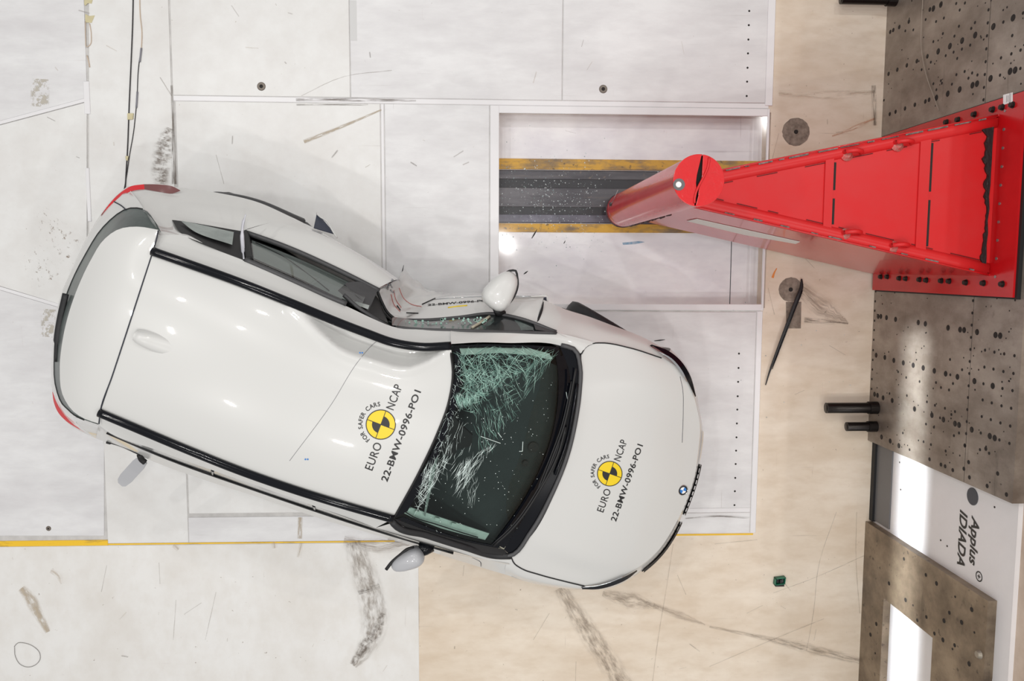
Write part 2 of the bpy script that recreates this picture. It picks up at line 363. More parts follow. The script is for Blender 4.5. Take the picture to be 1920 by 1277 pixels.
# rows of drilled holes along the right edge of the plates
hp = cyl((0, 0, 0), (0, 0, 1), 0.008, 0.0008, 10)
h0 = obj('drilled_hole', hp[0], hp[1], HOLE, None)
h0.parent = floor; xh = U2(1404, 47)[0]
ys = [20.5, 47, 74, 100, 127, 153, 180] + [663, 690, 716, 743, 768, 794, 820, 845, 870, 896, 921, 947]
h0.location = (xh, Y_(ys[0], 1400), 0.0)
for y in ys[1:]: share('drilled_hole', h0, (xh, Y_(y, 1395), 0.0), floor)
# threaded sockets
for px, py in ((490, 162), (1131, 167), (91, 991)):
    p = U2(px, py); o = obj('floor_socket', *cyl((p[0], p[1], 0), (0, 0, 1), 0.032 if px > 400 else .02, 0.004, 20, 0.028 if px > 400 else .017), mat('socket_steel', (120, 112, 104), 0.5, 0.5), floor)
    obj('socket_bore', *cyl((p[0], p[1], 0.004), (0, 0, 1), 0.014 if px > 400 else .007, 0.0006, 14), HOLE, o)
# round cement plugs in the concrete
for px, py, r in ((1493, 247, 26), (1483, 543, 23)):
    p = U2(px, py); rr = r/241; V = [(p[0], p[1], -0.004)]; k = 40
    for j in range(k):
        q = 2*math.pi*j/k; s = rr*(1+rng.uniform(-.025, .025)); V.append((p[0]+s*math.cos(q), p[1]+s*math.sin(q), -0.004))
    V += [(x, y, -.0062) for x, y, z in V[1:]]
    o = obj('cement_plug', V, [(0, 1+j, 1+(j+1) % k) for j in range(k)] + [(1+j, 1+k+j, 1+k+(j+1) % k, 1+(j+1) % k) for j in range(k)], CEMENT, floor)
    obj('plug_bore', *cyl((p[0], p[1], -0.004), (0, 0, 1), 0.017, 0.001, 14), HOLE, o)
q = [U2(*p) for p in ((1474, 566), (1503, 566), (1502, 616), (1475, 616))]
obj('cement_patch', *prism(q, -0.006, -0.0045), CEMENT, floor)

# ---- the pit below the clear floor window
pit = MB(); D = -0.19
pit.add(*box(XP0-.03, XP1+.03, YP0-.03, YP1+.03, D-.05, D))
pit = pit.build('trim_1', PITFLOOR); tag(pit, kind='structure')
def at_depth(py): return U(1100, py, D)[1]
def strip(name, y0, y1, z0, z1, m): return obj(name, *bevbox(XP0-.03, XP1+.03, y0, y1, z0, z1, .003), m, pit)
strip('yellow_beam', at_depth(319), at_depth(299), D, D+.012, YBEAM); strip('yellow_beam', at_depth(436), at_depth(420), D, D+.012, YBEAM)
strip('rail_bed', at_depth(419), at_depth(320), D, D+.004, RAILBK)
strip('rail', at_depth(337), at_depth(321), D+.004, D+.010, RAILDK); strip('rail', at_depth(389), at_depth(353), D+.004, D+.010, RAILDK)
strip('rail', at_depth(418), at_depth(403), D+.004, D+.010, mat('rail_dull', (108, 106, 118), .35, .3, rgb2=(76, 74, 84), scale=5))
obj('floor_joint', *box(X_(1384), X_(1384)+.006, YP0-.03, at_depth(436), D, D+.001), SEAM, pit)
obj('blue_paint_mark', *prism([U(x, y, D)[:2] for x, y in ((1167, 455), (1200, 452), (1209, 454), (1190, 458), (1168, 459))], D, D+.001), mat('blue_chalk', (104, 156, 190), .7, rgb2=(190, 196, 206), scale=40), pit)
pane = obj('window_1', *box(XP0, XP1, YP0, YP1, -0.012, -0.0005), PITGLASS); tag(pane, kind='structure')

# ---- worn marks
def mark(pts, w, m, name='tyre_mark', z=0.0012, n=None):
    P = [U2(*p) for p in pts]; n = n or max(6, 3*len(P)); C = crv(P, n)
    W = crv(np.array([[v/241.0, 0] for v in (w if hasattr(w, '__len__') else [w]*len(P))]), n)[:, 0] if hasattr(w, '__len__') else w/241.0
    if hasattr(w, '__len__'): W = np.interp(np.linspace(0, 1, n), np.linspace(0, 1, len(w)), np.array(w)/241.0)
    V, F, uv = ribbon(C, W, z); return obj(name, V, orient_up(V, F), m, floor, uvs=uv)
TY = stain('rubber_smear', (140, 126, 112), .62, 9.0, 7.0, .34, .72, .4)
TYB = stain('rubber_smear_fine', (140, 122, 106), .6, 5.0, 12.0, .34, .70, .45)
HATCH = stain('rubber_hatching', (120, 106, 94), .7, 26.0, 2.0, .40, .66, .4)
DIRT = stain('ground_in_dirt', (104, 92, 82), .8, 5.0, 6.0, .44, .6, .35)
BROWN = stain('brown_patch', (190, 176, 156), .85, 9.0, 3.0, .34, .58, .45)
SCR = stain('scratch', (134, 120, 108), .6, 6.0, 1.0, .34, .62, .5)
GREYW = stain('grey_wash', (186, 186, 190), .7, 2.5, 2.5, .36, .66, .5)
FAINT = stain('faint_soil', (196, 182, 164), .75, 3.0, 3.0, .42, .68, .5)
mark([(318, 240), (308, 270), (303, 300), (300, 345)], [10, 20, 22, 18], HATCH)
mark([(322, 160), (324, 220), (327, 345)], [3, 4, 6], DIRT, 'dirt_line')
mark([(555, 187), (640, 187), (780, 189)], [3.5, 4.5, 2.0], DIRT, 'dirt_line', .003); mark([(556, 196.5), (690, 196.5)], 2, DIRT, 'dirt_line', .003)
mark([(570, 266), (640, 238), (715, 206)], [5, 4, 2], BROWN); mark([(1285, 972), (1340, 968), (1405, 971)], [1.5, 3, 2], DIRT, 'dirt_line', .002); mark([(300, 145), (322, 180)], 1.5, SCR, 'scratch')
mark([(645, 1012), (690, 1022), (780, 1020)], [12, 22, 8], TYB)
mark([(664, 1016), (684, 1080), (699, 1130), (702, 1170), (690, 1210), (662, 1248)], [26, 30, 33, 34, 26, 12], TY)
mark([(718, 1150), (705, 1185), (680, 1215), (660, 1245)], [8, 16, 14, 6], HATCH)
mark([(672, 1112), (712, 1098)], 6, DIRT)
mark([(40, 1103), (55, 1120), (68, 1145), (90, 1185)], [10, 15, 11, 7], BROWN, 'floor_stain')
mark([(95, 1070), (108, 1078), (116, 1095)], [8, 8, 4], FAINT, 'floor_stain')
mark([(563, 970), (562, 1010)], 6, BROWN, 'floor_stain'); mark([(565, 1018), (560, 1045)], 6, FAINT, 'floor_stain'); mark([(513, 1016), (515, 1028)], 8, FAINT, 'floor_stain')
mark([(325, 1022), (335, 1030)], 8, FAINT, 'floor_stain')
mark([(1050, 1102), (1080, 1150), (1110, 1195), (1140, 1240), (1170, 1290)], [17, 23, 27, 27, 30], TY)
mark([(1130, 1112), (1180, 1125), (1235, 1140)], [9, 23, 5], TY); mark([(1225, 1135), (1280, 1156), (1322, 1172)], [7, 12, 2], TYB)
mark([(1330, 1175), (1450, 1200), (1540, 1222), (1612, 1240)], [3, 6, 14, 9], TY)
mark([(1500, 540), (1540, 575), (1590, 607)], [22, 28, 3], TYB); mark([(1508, 600), (1560, 604), (1590, 607)], [7, 6, 2], DIRT)
mark([(1460, 175), (1550, 178), (1640, 172)], [8, 12, 8], FAINT, 'floor_stain'); mark([(1560, 255), (1600, 240), (1640, 222)], [2, 5, 4], stain('rust_run', (196, 140, 104), .7, 6, 3, .42, .6, .4), 'floor_stain')
mark([(1638, 160), (1640, 235)], 6, DIRT, 'floor_stain')
for a in ([(1262, 1020), (1250, 1100), (1235, 1190), (1222, 1290)], [(1568, 960), (1535, 1060), (1525, 1150), (1512, 1220)], [(1330, 1250), (1440, 1203), (1545, 1160)], [(1450, 1112), (1530, 1082), (1620, 1042)],
          [(1270, 1078), (1286, 1115)], [(1606, 960), (1605, 1050), (1612, 1150)], [(1460, 250), (1440, 330)], [(1510, 485), (1527, 503)], [(1440, 540), (1452, 590)], [(1490, 740), (1508, 732)], [(1555, 648), (1585, 666)],
          [(870, 1060), (868, 1080)], [(785, 1100), (786, 1180)], [(1080, 1240), (1079, 1280)], [(565, 180), (640, 145), (735, 132)], [(1080, 250), (1060, 245)], [(330, 1125), (325, 1200)], [(378, 1130), (345, 1152)], [(120, 375), (126, 420)], [(298, 1055), (300, 1095)], [(200, 1060), (190, 1110)], [(405, 1110), (385, 1200)], [(1000, 1200), (1030, 1150)], [(1340, 1020), (1420, 1012)], [(405, 290), (420, 345)], [(1430, 1135), (1400, 1150)]):
    mark(a, .8, SCR, 'scratch')
for a in range(46):
    x, y = rng.uniform(5, 1600), rng.choice([rng.uniform(10, 180), rng.uniform(200, 330), rng.uniform(1020, 1270), rng.uniform(1020, 1270), rng.uniform(400, 1270)])
    if 100 < x < 1320 and 340 < y < 1105 or (925 < x < 1440 and 200 < y < 580) or x < 60 and y < 300: continue
    l = rng.uniform(3, 26); t = rng.uniform(0, 3.14); mark([(x, y), (x+l*math.cos(t), y+l*math.sin(t))], rng.uniform(.6, 1.8), rng.choice([SCR, DIRT, FAINT]), 'scuff', .0045)
mark([(75, 398), (110, 440), (140, 475)], [20, 35, 45], stain('speckle', (150, 132, 116), .8, 22, 9, .56, .66, .5), 'floor_stain', .0052); mark([(55, 470), (95, 530)], [30, 40], stain('speckle2', (150, 132, 116), .8, 22, 9, .57, .66, .5), 'floor_stain', .0054)
mark([(75, 148), (75, 200)], 18, stain('tread_print', (196, 190, 178), .8, 14, 2.2, .46, .56, .2), 'tyre_mark'); mark([(92, 580), (90, 632)], 15, stain('tread_print2', (196, 190, 178), .8, 14, 2.2, .46, .56, .2), 'tyre_mark')

# ================================================================== RIGHT WALL
wall = MB()
YW0 = -1.372                                            # where the drilled steel plates end
wall.add(*box(WX+.10, WX+.45, YA, YB, -.30, 2.6))
wall = wall.build('wall_right', mat('hall_wall', (206, 188, 172), .7, rgb2=(176, 154, 136), scale=3)); tag(wall, kind='structure')
ZS, ZT = 1.27, 1.74
p1 = obj('steel_plate', *box(WX, WX+.10, YW0, YB, -.006, ZS-.003), STEEL, wall)
p2 = obj('steel_plate', *box(WX, WX+.10, YW0, YB, ZS+.003, ZT), STEEL, wall)
ZTW = 1.70
wp = obj('white_panel', *box(WX+.07, WX+.10, YA, YW0-.001, -.006, ZTW), WALLW, wall)
holes = []
def hz(x, y, s, ox, oy): return (ox+x/s, oy+y/s)
big3 = [(980,45),(905,85),(660,215),(565,270),(505,300),(475,318),(1700,178),(1503,265),(1322,350),(1192,405),(1070,460),(953,513),(845,562),(740,610),(640,652),(458,737),(545,695),(1720,700),(1670,712),(1475,783),(1340,835),(1295,850),(1167,893),(1048,935),(935,975),(862,995),(825,1012),(720,1045),(622,1082),(528,1115),(470,1138),(870,95)]
big4 = [(505,213),(525,213),(567,222),(635,235),(805,258),(858,268),(1028,298),(1118,312),(1148,315),(1245,330),(1383,352),(1418,357),(490,503),(555,520),(622,542),(693,560),(767,578),(842,598),(925,620),(1010,642),(1098,665),(1225,697),(1362,733),(478,795),(500,803),(542,822),(610,842),(777,905),(907,952),(993,985),(1080,1015),(1110,1025),(1205,1060),(1340,1108),(1377,1123),(530,1115),(595,1145),(660,1180)]
med3 = [(1455,98),(1448,228),(1440,357),(1433,487),(1427,615),(1418,743),(1410,872),(1405,995),(440,290),(437,390),(432,495),(428,595),(424,700),(420,798),(416,905),(412,1000),(405,1110),(625,308),(705,298),(828,195),(932,215),(1000,335),(905,415),(990,830),(980,805),(1115,360),(1272,450),(1190,490),(1107,520),(1028,555),(1143,583),(880,620),(788,695),(1217,713),(1292,728),(1345,748),(1135,745),(1255,780),(1090,840),(905,835),(935,895),(1282,283),(1320,225),(1160,262),(1010,180),(1133,35),(1168,100),(1220,30),(1603,220),(1692,355),(1683,537),(1580,577),(1775,500),(1773,683),(1570,750),(1800,130)]
med4 = [(1215,95),(1210,187),(1205,278),(1200,370),(1195,460),(1190,550),(1187,640),(1182,732),(1177,820),(1172,910),(1168,1000),(1163,1090),(1157,1180),(1305,465),(1300,592),(1293,717),(1287,838),(1280,962),(1273,1085),(1267,1210),(1375,480),(1368,607),(1355,860),(1348,985),(1335,1237),(1448,493),(1442,625),(1435,752),(1428,882),(1420,1010),(1412,1137),(1525,507),(1517,640),(1510,768),(1500,900),(1493,1033),(1487,1163),(487,25),(483,100),(480,170),(478,245),(475,315),(472,388),(468,465),(465,538),(462,610),(458,682),(456,755),(1065,715),(1035,763),(975,745),(938,708),(870,852),(1005,900),(1080,925),(1053,947),(968,972),(922,1042),(863,1018),(1110,1085),(1072,1105),(845,1150),(900,1172),(1010,1220),(740,1210),(690,1085),(815,700),(715,670),(655,628),(590,790),(720,805),(930,878),(1043,535),(1133,612),(1045,650)]
for a in big3: holes.append((*hz(*a, 5.32, 1580, 0), .021 if a[0] > 900 else .016))
for a in big4: holes.append((*hz(*a, 3.99, 1520, 540), .020))
for a in med3: holes.append((*hz(*a, 5.32, 1580, 0), .010))
for a in med4: holes.append((*hz(*a, 3.99, 1520, 540), .010))
for a in [(455,115),(515,143),(537,152),(577,172),(664,210),(757,255),(635,165),(750,60),(640,43),(858,300),(660,130),(812,190)]: holes.append((*hz(*a, 2.794, 1580, 820), .014))
ringV, ringF = MB(), None
def plug_mesh(r):
    b = MB(); b.add(*cyl((0, 0, 0), (-1, 0, 0), r, .0015, 14, r*.96)); return b
src = {}
for px, py, r in holes:
    p = UX(px, py, WX)
    if p[1] < YW0+.02 or p[2] > ZT-.02 or p[2] < .01: continue
    if r not in src:
        V, F = cyl((0, 0, 0), (-1, 0, 0), r, .0015, 14, r*.93); src[r] = obj('bolt_hole', V, F, HOLE, None); o = src[r]; o.parent = p1; o.location = tuple(p)
        if r > .015:
            V, F = cyl((0, 0, 0), (-1, 0, 0), r*.62, .0012, 12, r*.5); src[(r, 'i')] = obj('threaded_plug', V, F, STEELDK, None); src[(r, 'i')].parent = o; src[(r, 'i')].location = (-.0015, 0, 0)
    else:
        o = share('bolt_hole', src[r], p, p1)
        if r > .015 and rng.random() < .5:
            c = bpy.data.objects.new('threaded_plug', src[(r, 'i')].data); COL.objects.link(c); c.parent = o; c.location = (-.0015, 0, 0)
fine = MB()
for k in range(260):
    y, z = rng.uniform(YW0+.05, 2.2), rng.uniform(.05, ZT-.05)
    fine.add(*cyl((WX, y, z), (-1, 0, 0), rng.uniform(.004, .007), .001, 8))
tag(fine.build('pinholes', HOLE, p1), kind='stuff')
# window slot in the white panel and the maker's lettering
XW2 = WX+.07
y0, y1 = UX(1660, 1000, XW2)[1], UX(1660, 845, XW2)[1]
obj('dark_panel', *box(XW2-.012, XW2, -2.02, -1.392, 0.03, .27), mat('smoked_panel', (104, 103, 104), .35), wall)
obj('dark_panel_rail', *box(XW2-.03, XW2, -2.03, -1.385, -.006, .045), BLACK, wall)
def wall_text(s, p_start, p_end, m, name, shear=.25, bold=.024):
    """upright lettering on the white panel between two photo points of its baseline"""
    A, B = UX(*p_start, XW2), UX(*p_end, XW2); V, F = text2d(s, shear=shear, offset=bold)
    w = V[:, 0].max()-V[:, 0].min(); k = abs(A[1]-B[1])/w
    P = [(XW2-.002, A[1]-(v[0]-V[:, 0].min())*k, A[2]+v[1]*k*1.0) for v in V]
    return obj(name, P, F, m, wp)
wall_text('Applus', (1823, 966), (1831, 1064), DECALBLK, 'lettering'); wall_text('IDIADA', (1801, 955), (1806, 1064), DECALBLK, 'lettering')
c = UX(1836, 1081, XW2)
V, F, _ = ribbon([(math.cos(t)*.03, math.sin(t)*.03) for t in np.linspace(0, 2*math.pi, 25)], .004)
b = MB().add([(XW2-.002, c[1]-v[0], c[2]+v[1]) for v in V], F); b.add(*box(XW2-.003, XW2-.002, c[1]-.014, c[1]+.014, c[2]-.003, c[2]+.003)); b.add(*box(XW2-.003, XW2-.002, c[1]-.003, c[1]+.003, c[2]-.014, c[2]+.014)); b.build('lettering', DECALBLK, wp)
c = UX(1824, 931, XW2); V, F = cyl((XW2, c[1], c[2]), (-1, 0, 0), .057, .004, 24); obj('port_cover', V, F, mat('slate_disc', (66, 68, 76), .5), wp)
for px, py in ((1687, 867), (1689, 918), (1776, 1024), (1865, 951), (1764, 1013)):
    c = UX(px, py, XW2); V, F = cyl((XW2, c[1], c[2]), (-1, 0, 0), .007, .002, 10); obj('screw_head', V, F, STEELDK, wp)
# steel portal in front of the white panel
XPO = WX+.012
portal = MB(); YPo, YIn, ZLo, ZHi, ZPt = -2.045, -2.55, .33, 1.0, 1.56
V, F = [], []
portal = empty('steel_portal', (XPO, -2.9, 0), 'heavy brown drilled steel frame with a rectangular opening against the white wall panel', 'steel frame')
o = obj('upright', *box(XPO, XW2, YIn, YPo, -.006, ZPt), STEEL2, portal)
obj('lower_beam', *box(XPO+.001, XW2, -3.9, YIn, -.006, ZLo), STEEL2, portal)
obj('upper_beam', *box(XPO+.001, XW2, -3.9, YIn, ZHi, ZPt-.002), STEEL2, portal)
for px, py in ((1756,1094),(1791,1119),(1822,1143),(1752,1188),(1768,1200),(1786,1217),(1817,1245),(1737,1157),(1698,1125),(1695,1048),(1736,1078),(1803,1167),(1780,1149),(1827,1186),(1667,1094),(1712,1135),(1790,1210),(1643,1170),(1641,1225),(1632,1190),(1770,1164),(1720,1163)):
    p = UX(px, py, XPO)
    V, F = cyl((XPO, p[1], p[2]), (-1, 0, 0), rng.choice([.008, .013, .016]), .0015, 12); obj('bolt_hole', V, F, HOLE, o)
p = UX(1851, 1238, XPO); V, F = cyl((XPO, p[1], min(p[2], ZPt-.05)), (-1, 0, 0), .03, .02, 16, .02); obj('lifting_boss', V, F, mat('dull_boss', (150, 142, 130), .5, .5), o)
# pegs standing out of the wall foot
def peg(label, px0, px1, py, r, name='steel_peg'):
    a = UX(px1, py, WX); L_ = WX-U(px0, py, .12)[0]; y = U(px0, py, .12)[1]; z = .12
    root = empty(name, (WX, y, z), label, 'steel tube', 'steel tubes at the foot of the drilled wall')
    P = [(WX, y, z), (WX-L_, y, z)]
    b = MB().add(*tube(P, r, 20, caps=False)); 
    V, F = tube([(WX-L_, y, z), (WX-L_+.04, y, z)], r*.82, 20, caps=True); b.add(V, F)
    ring = [(WX-L_, y+math.cos(t)*k, z+math.sin(t)*k) for k in (r, r*.82) for t in np.linspace(0, 2*math.pi, 20, False)]
    b.add(ring, [(i, (i+1) % 20, 20+(i+1) % 20, 20+i) for i in range(20)])
    b.build('tube', STEELDK, root, True); obj('flange', *cyl((WX-.07, y, z), (1, 0, 0), r*1.2, .069, 20), STEELDK, root)
peg('longer black steel tube sticking out from the foot of the drilled wall', 1549, 1640, 765, .042)
peg('shorter black steel tube sticking out of the wall beside the longer one', 1587, 1640, 800, .036)
peg('black steel tube at the top edge of the drilled wall foot', 1577, 1660, -3, .042)
# thin wire hanging on the wall
wire = [UX(*p, WX-.008) for p in ((1732, -30), (1728, 40), (1727, 85), (1735, 135), (1752, 185), (1760, 208))]
o = obj('hanging_wire', *tube(wire, .0028, 6, 24), mat('grey_wire', (150, 138, 126), .5), None, True, loc=wire[-1]); tag(o, 'thin pale wire hanging down the drilled steel wall above the red barrier', 'wire')

# ================================================================== RED POLE BARRIER
ZA0, ZA1 = .05, 1.47
PB = U(1168, 394, .1)[:2]; PZ0, PZ1, PR = .09, 2.17, .127
bar = empty('pole_barrier', (WX-.3, .45, 0), 'red rigid steel pole on a tapered red arm bolted to the drilled wall', 'crash barrier')
def cylshell(c, r, z0, z1, seg=64, prof=None):
    V = []; F = []; prof = prof or [(r, z0), (r, z1)]
    for rr, z in prof:
        for j in range(seg):
            q = 2*math.pi*j/seg; V.append((c[0]+rr*math.cos(q), c[1]+rr*math.sin(q), z))
    for i in range(len(prof)-1):
        for j in range(seg): F.append((i*seg+j, i*seg+(j+1) % seg, (i+1)*seg+(j+1) % seg, (i+1)*seg+j))
    F.append(tuple(range(seg-1, -1, -1)))
    return V, F
V, F = cylshell(PB, PR, PZ0, PZ1, prof=[(PR-.012, PZ0), (PR, PZ0), (PR, .16), (PR+.0015, .165), (PR, .17), (PR, .23), (PR+.001, .235), (PR, .24), (PR, PZ1-.012)])
pole = obj('pole', V, F, RED, bar, True)
# end cap: two half plates either side of the slot
cap = MB(); k = 28; ang = math.radians(7)
def halfcap(sgn):
    pts = []
    for j in range(k+1):
        q = -math.pi/2+math.pi*j/k; pts.append((sgn*math.cos(q)*(PR+.004), math.sin(q)*(PR+.004)))
    gap = [(sgn*g, t*(PR)) for t, g in ((.95, .004), (.6, .008), (.2, .013), (-.1, .012), (-.3, .006), (-.6, .009), (-.95, .004))]
    poly = pts+gap; c, s = math.cos(ang), math.sin(ang)
    poly = [(PB[0]+.008+x*c+y*s, PB[1]-x*s+y*c) for x, y in poly] if False else [(PB[0]+x*c+y*s+.004, PB[1]-x*s+y*c) for x, y in poly]
    return prism(poly, PZ1-.012, PZ1)
for sg in (-1, 1):
    V, F = halfcap(sg); o = obj('cap_plate', V, F, mat('red_cap_enamel', (210, 24, 30), .2, coat=.6, rgb2=(204, 30, 34), scale=26, bump=.25), bar)
    bv = o.modifiers.new('edge', 'BEVEL'); bv.width = .003; bv.segments = 2
obj('cap_slot', *cylshell(PB, PR-.003, PZ1-.03, PZ1-.013, 40), HOLE, bar)
lip = [(PB[0]+.018+.020*math.sin(t*2.2)+t*.018, PB[1]+t*PR*.9, PZ1+.003) for t in np.linspace(-1, 1, 16)]
obj('weld_bead', *tube(lip, .006, 8), REDTOP, bar, True)
c = U(1273, 346, PZ1); obj('sensor_ring', *cyl((c[0], c[1], PZ1), (0, 0, 1), .030, .002, 24), mat('sensor_grey', (96, 94, 96), .5), bar)
obj('target_dot', *cyl((c[0]-.002, c[1], PZ1+.002), (0, 0, 1), .015, .003, 20, .013), mat('target_white', (236, 232, 230), .4), bar)
# small sensor taped on the pole near its foot
a0 = math.atan2(U(1163, 378, .3)[1]-PB[1], U(1163, 378, .3)[0]-PB[0]); a0 = math.radians(168)
sx, sy = PB[0]+math.cos(a0)*PR, PB[1]+math.sin(a0)*PR
obj('sensor_block', *box(sx-.012, sx+.006, sy-.012, sy+.012, .28, .335), STEELDK, bar)
obj('sensor_lead', *tube([(sx-.01, sy, .33), (sx-.006, sy+.02, .42), (sx+.02, sy+.09, .46)], .0025, 6, 12), mat('steel_wire', (170, 168, 170), .3, .8), bar, True)
obj('seam_ring', *tube([(PB[0]+math.cos(t)*(PR+.001), PB[1]+math.sin(t)*(PR+.001), PZ0+.004) for t in np.linspace(0, 2*math.pi, 40)], .005, 6, caps=False), mat('bare_steel', (70, 66, 70), .3, .8), bar, True)
# arm
BX = WX-.035                                            # face of the bolted base plate
tA, tB = U(1345, 319, ZA1), U(1884, 212, ZA1); tD, tC = U(1345, 399, ZA1), U(1876, 522, ZA1)
kA = (tB[1]-tA[1])/(tB[0]-tA[0]); kD = (tC[1]-tD[1])/(tC[0]-tD[0])
X0, X1 = PB[0]+.06, BX
eT = lambda x: tA[1]+kA*(x-tA[0]); eB = lambda x: tD[1]+kD*(x-tD[0])
def side_plate(e, s, name):
    t = .012; V = []
    for x in (X0, X1):
        for yy in (e(x), e(x)-s*t):
            for z in (ZA0, ZA1-.004): V.append((x, yy, z))
    return obj(name, V, [(0, 1, 5, 4), (2, 6, 7, 3), (1, 3, 7, 5), (0, 4, 6, 2), (0, 2, 3, 1), (4, 5, 7, 6)], RED, bar)
o = side_plate(eT, 1, 'arm_side_plate'); o = side_plate(eB, -1, 'arm_side_plate')
V = [(X0, eT(X0)-.012, ZA0), (X1, eT(X1)-.012, ZA0), (X1, eB(X1)+.012, ZA0), (X0, eB(X0)+.012, ZA0)]
obj('arm_bottom_plate', *prism([v[:2] for v in V], ZA0, ZA0+.012), RED, bar)
# top plates in three bays between cross bars
bays = [(X0, U(1546, 380, ZA1)[0]), (U(1563, 380, ZA1)[0], U(1722, 380, ZA1)[0]), (U(1743, 380, ZA1)[0], X1)]
for a, b in bays:
    obj('top_plate', *prism([(a, eT(a)-.02), (b, eT(b)-.02), (b, eB(b)+.02), (a, eB(a)+.02)], ZA1-.03, ZA1-.016), REDTOP, bar)
for a, b in ((bays[0][1], bays[1][0]-.004), (bays[1][1], bays[2][0]-.005)):
    obj('cross_bar', *prism([(a, eT(a)-.03), (b, eT(b)-.03), (b, eB(b)+.03), (a, eB(a)+.03)], ZA1-.03, ZA1-.006), REDTOP, bar)
for x in (bays[1][0], bays[2][0]):
    ym = (eT(x)+eB(x))/2; h = (eT(x)-eB(x))/2-.09
    for a, b in ((ym+.02, ym+h), (ym-h, ym-.03)): obj('slot', *box(x-.004, x+.014, a, b, ZA1-.02, ZA1-.0145), HOLE, bar)
# rolled edge tubes and their weld lines
for e, s in ((eT, 1), (eB, -1)):
    off = .040
    P = [(x, e(x)-s*off, ZA1-.026) for x in np.linspace(X0, X1-.01, 12)]
    V, F = tube(P, .040, 14, flat=.72); obj('edge_tube', V, F, REDTOP, bar, True)
    P = [(x, e(x)-s*.004, ZA1-.003) for x in np.linspace(X0, X1-.01, 24)]
    obj('edge_strip', *tube(P, .006, 6), RED, bar, True)
    b = MB(); x = X0+.3
    while x < X1-.1:
        l = rng.uniform(.02, .12); b.add(*tube([(x, e(x)-s*.012, ZA1), (min(x+l, X1-.05), e(min(x+l, X1-.05))-s*.012, ZA1)], rng.uniform(.003, .006), 5)); x += l+rng.uniform(.01, .2 if s < 0 else .06)
    b.build('weld_line', mat('burnt_weld', (74, 62, 60), .6, rgb2=(150, 140, 136), scale=60), bar)['kind'] = 'stuff'
    b = MB(); x = X0+.15
    while x < X1-.1:
        l = rng.uniform(.05, .2); xx = min(x+l, X1-.05); b.add(*tube([(x, e(x)-s*.083, ZA1-.013), (xx, e(xx)-s*.083, ZA1-.013)], .0025, 5)); x += l+rng.uniform(.03, .2)
    b.build('weld_gap', mat('dark_red_gap', (96, 20, 22), .6), bar)['kind'] = 'stuff'
for px, py in ((1599, 286), (1694, 268), (1597, 437), (1686, 461)):
    c = U(px, py, ZA1); P = [(c[0]-.055, c[1], ZA1-.02), (c[0]-.045, c[1]+.004, ZA1+.02), (c[0], c[1]+.008, ZA1+.045), (c[0]+.045, c[1]+.004, ZA1+.02), (c[0]+.055, c[1], ZA1-.02)]
    lug = obj('lifting_lug', *tube(P, .014, 8, 14), REDTOP, bar, True)
    V, F = cyl((c[0]-.03, c[1]-.01, ZA1-.01), (0, 0, 1), .04, .014, 14, .02); obj('scraped_weld', V, F, mat('scraped_metal', (170, 120, 112), .4, .3, rgb2=(200, 40, 44), scale=40), lug)
# black sealing mastic at the wall end
edge = []; k = 46
for i in range(k+1):
    t = i/k; w = (.075 if t < .06 else .05 if t < .32 else .034 if t < .55 else .014 if t < .74 else .03)*rng.uniform(.55, 1.15); edge.append((X1-.03-w, eT(X1)-.055-t*(eT(X1)-eB(X1)-.10)))
edge += [(X1-.024-rng.uniform(0, .008), eB(X1)+.045+(1-i/12)*0+(eT(X1)-eB(X1)-.10)*i/12) for i in range(13)]
obj('black_mastic', *prism(edge, ZA1-.016, ZA1-.006), mat('black_mastic', (20, 19, 20), .25, var=.3, scale=60, bump=.6), bar)
# base plate and bolts
yb0, yb1 = UX(1897, 558, BX)[1], UX(1916, 172, BX)[1]
base = obj('base_plate', *box(BX, WX-.001, yb0, yb1, .03, UX(1900, 500, BX)[2]+.01), RED, bar)
obj('base_backing', *box(BX+.012, WX-.0005, yb0-.01, yb1+.008, .05, UX(1900, 500, BX)[2]+.03), BLACK, bar)
bolt = None
bl = [(478,1107),(512,1107),(575,1115),(608,1117),(680,1122),(715,1125),(793,1128),(834,1130),(920,1137),(1012,1140),(1110,1145),(1060,237),(1110,225),(1163,213),(965,262),(880,290),(820,303)]
for x, y in bl:
    p = UX(1480+x/2.775, 120+y/2.775, BX)
    if bolt is None:
        V, F = cyl((0, 0, 0), (-1, 0, 0), .020, .004, 14); b = MB().add(V, F); b.add(*cyl((-.004, 0, 0), (-1, 0, 0), .015, .016, 6)); bolt = obj('bolt', b.v, b.f, mat('bolt_steel', (56, 52, 50), .4, .7), None)
        bolt.parent = base; bolt.location = tuple(p-origin_of(base))
    else: share('bolt', bolt, p, base)
for k in range(10):
    z = 1.52; y = yb0+.12+(yb1-yb0-.2)*k/9; V, F = cyl((BX, y, z), (-1, 0, 0), .009, .004, 10); obj('dowel', V, F, mat('bare_dowel', (160, 150, 148), .3, .7), base)
lb = [UX(*p, BX-.001) for p in ((1881, 178), (1899, 173), (1899, 191), (1881, 197))]
st = obj('asset_sticker', [tuple(p) for p in lb], [(0, 1, 2, 3)], WHITE, base); st.modifiers.new('t', 'SOLIDIFY').thickness = .0006
zc, yc = np.mean([p[2] for p in lb]), np.mean([p[1] for p in lb])
for k, w in ((.024, .025), (.014, .03), (.002, .018), (-.01, .02)): obj('sticker_line', *box(BX-.0022, BX-.0018, yc-w, yc+w, zc+k-.0015, zc+k+.0015), mat('print_grey', (110, 110, 110), .6), st)
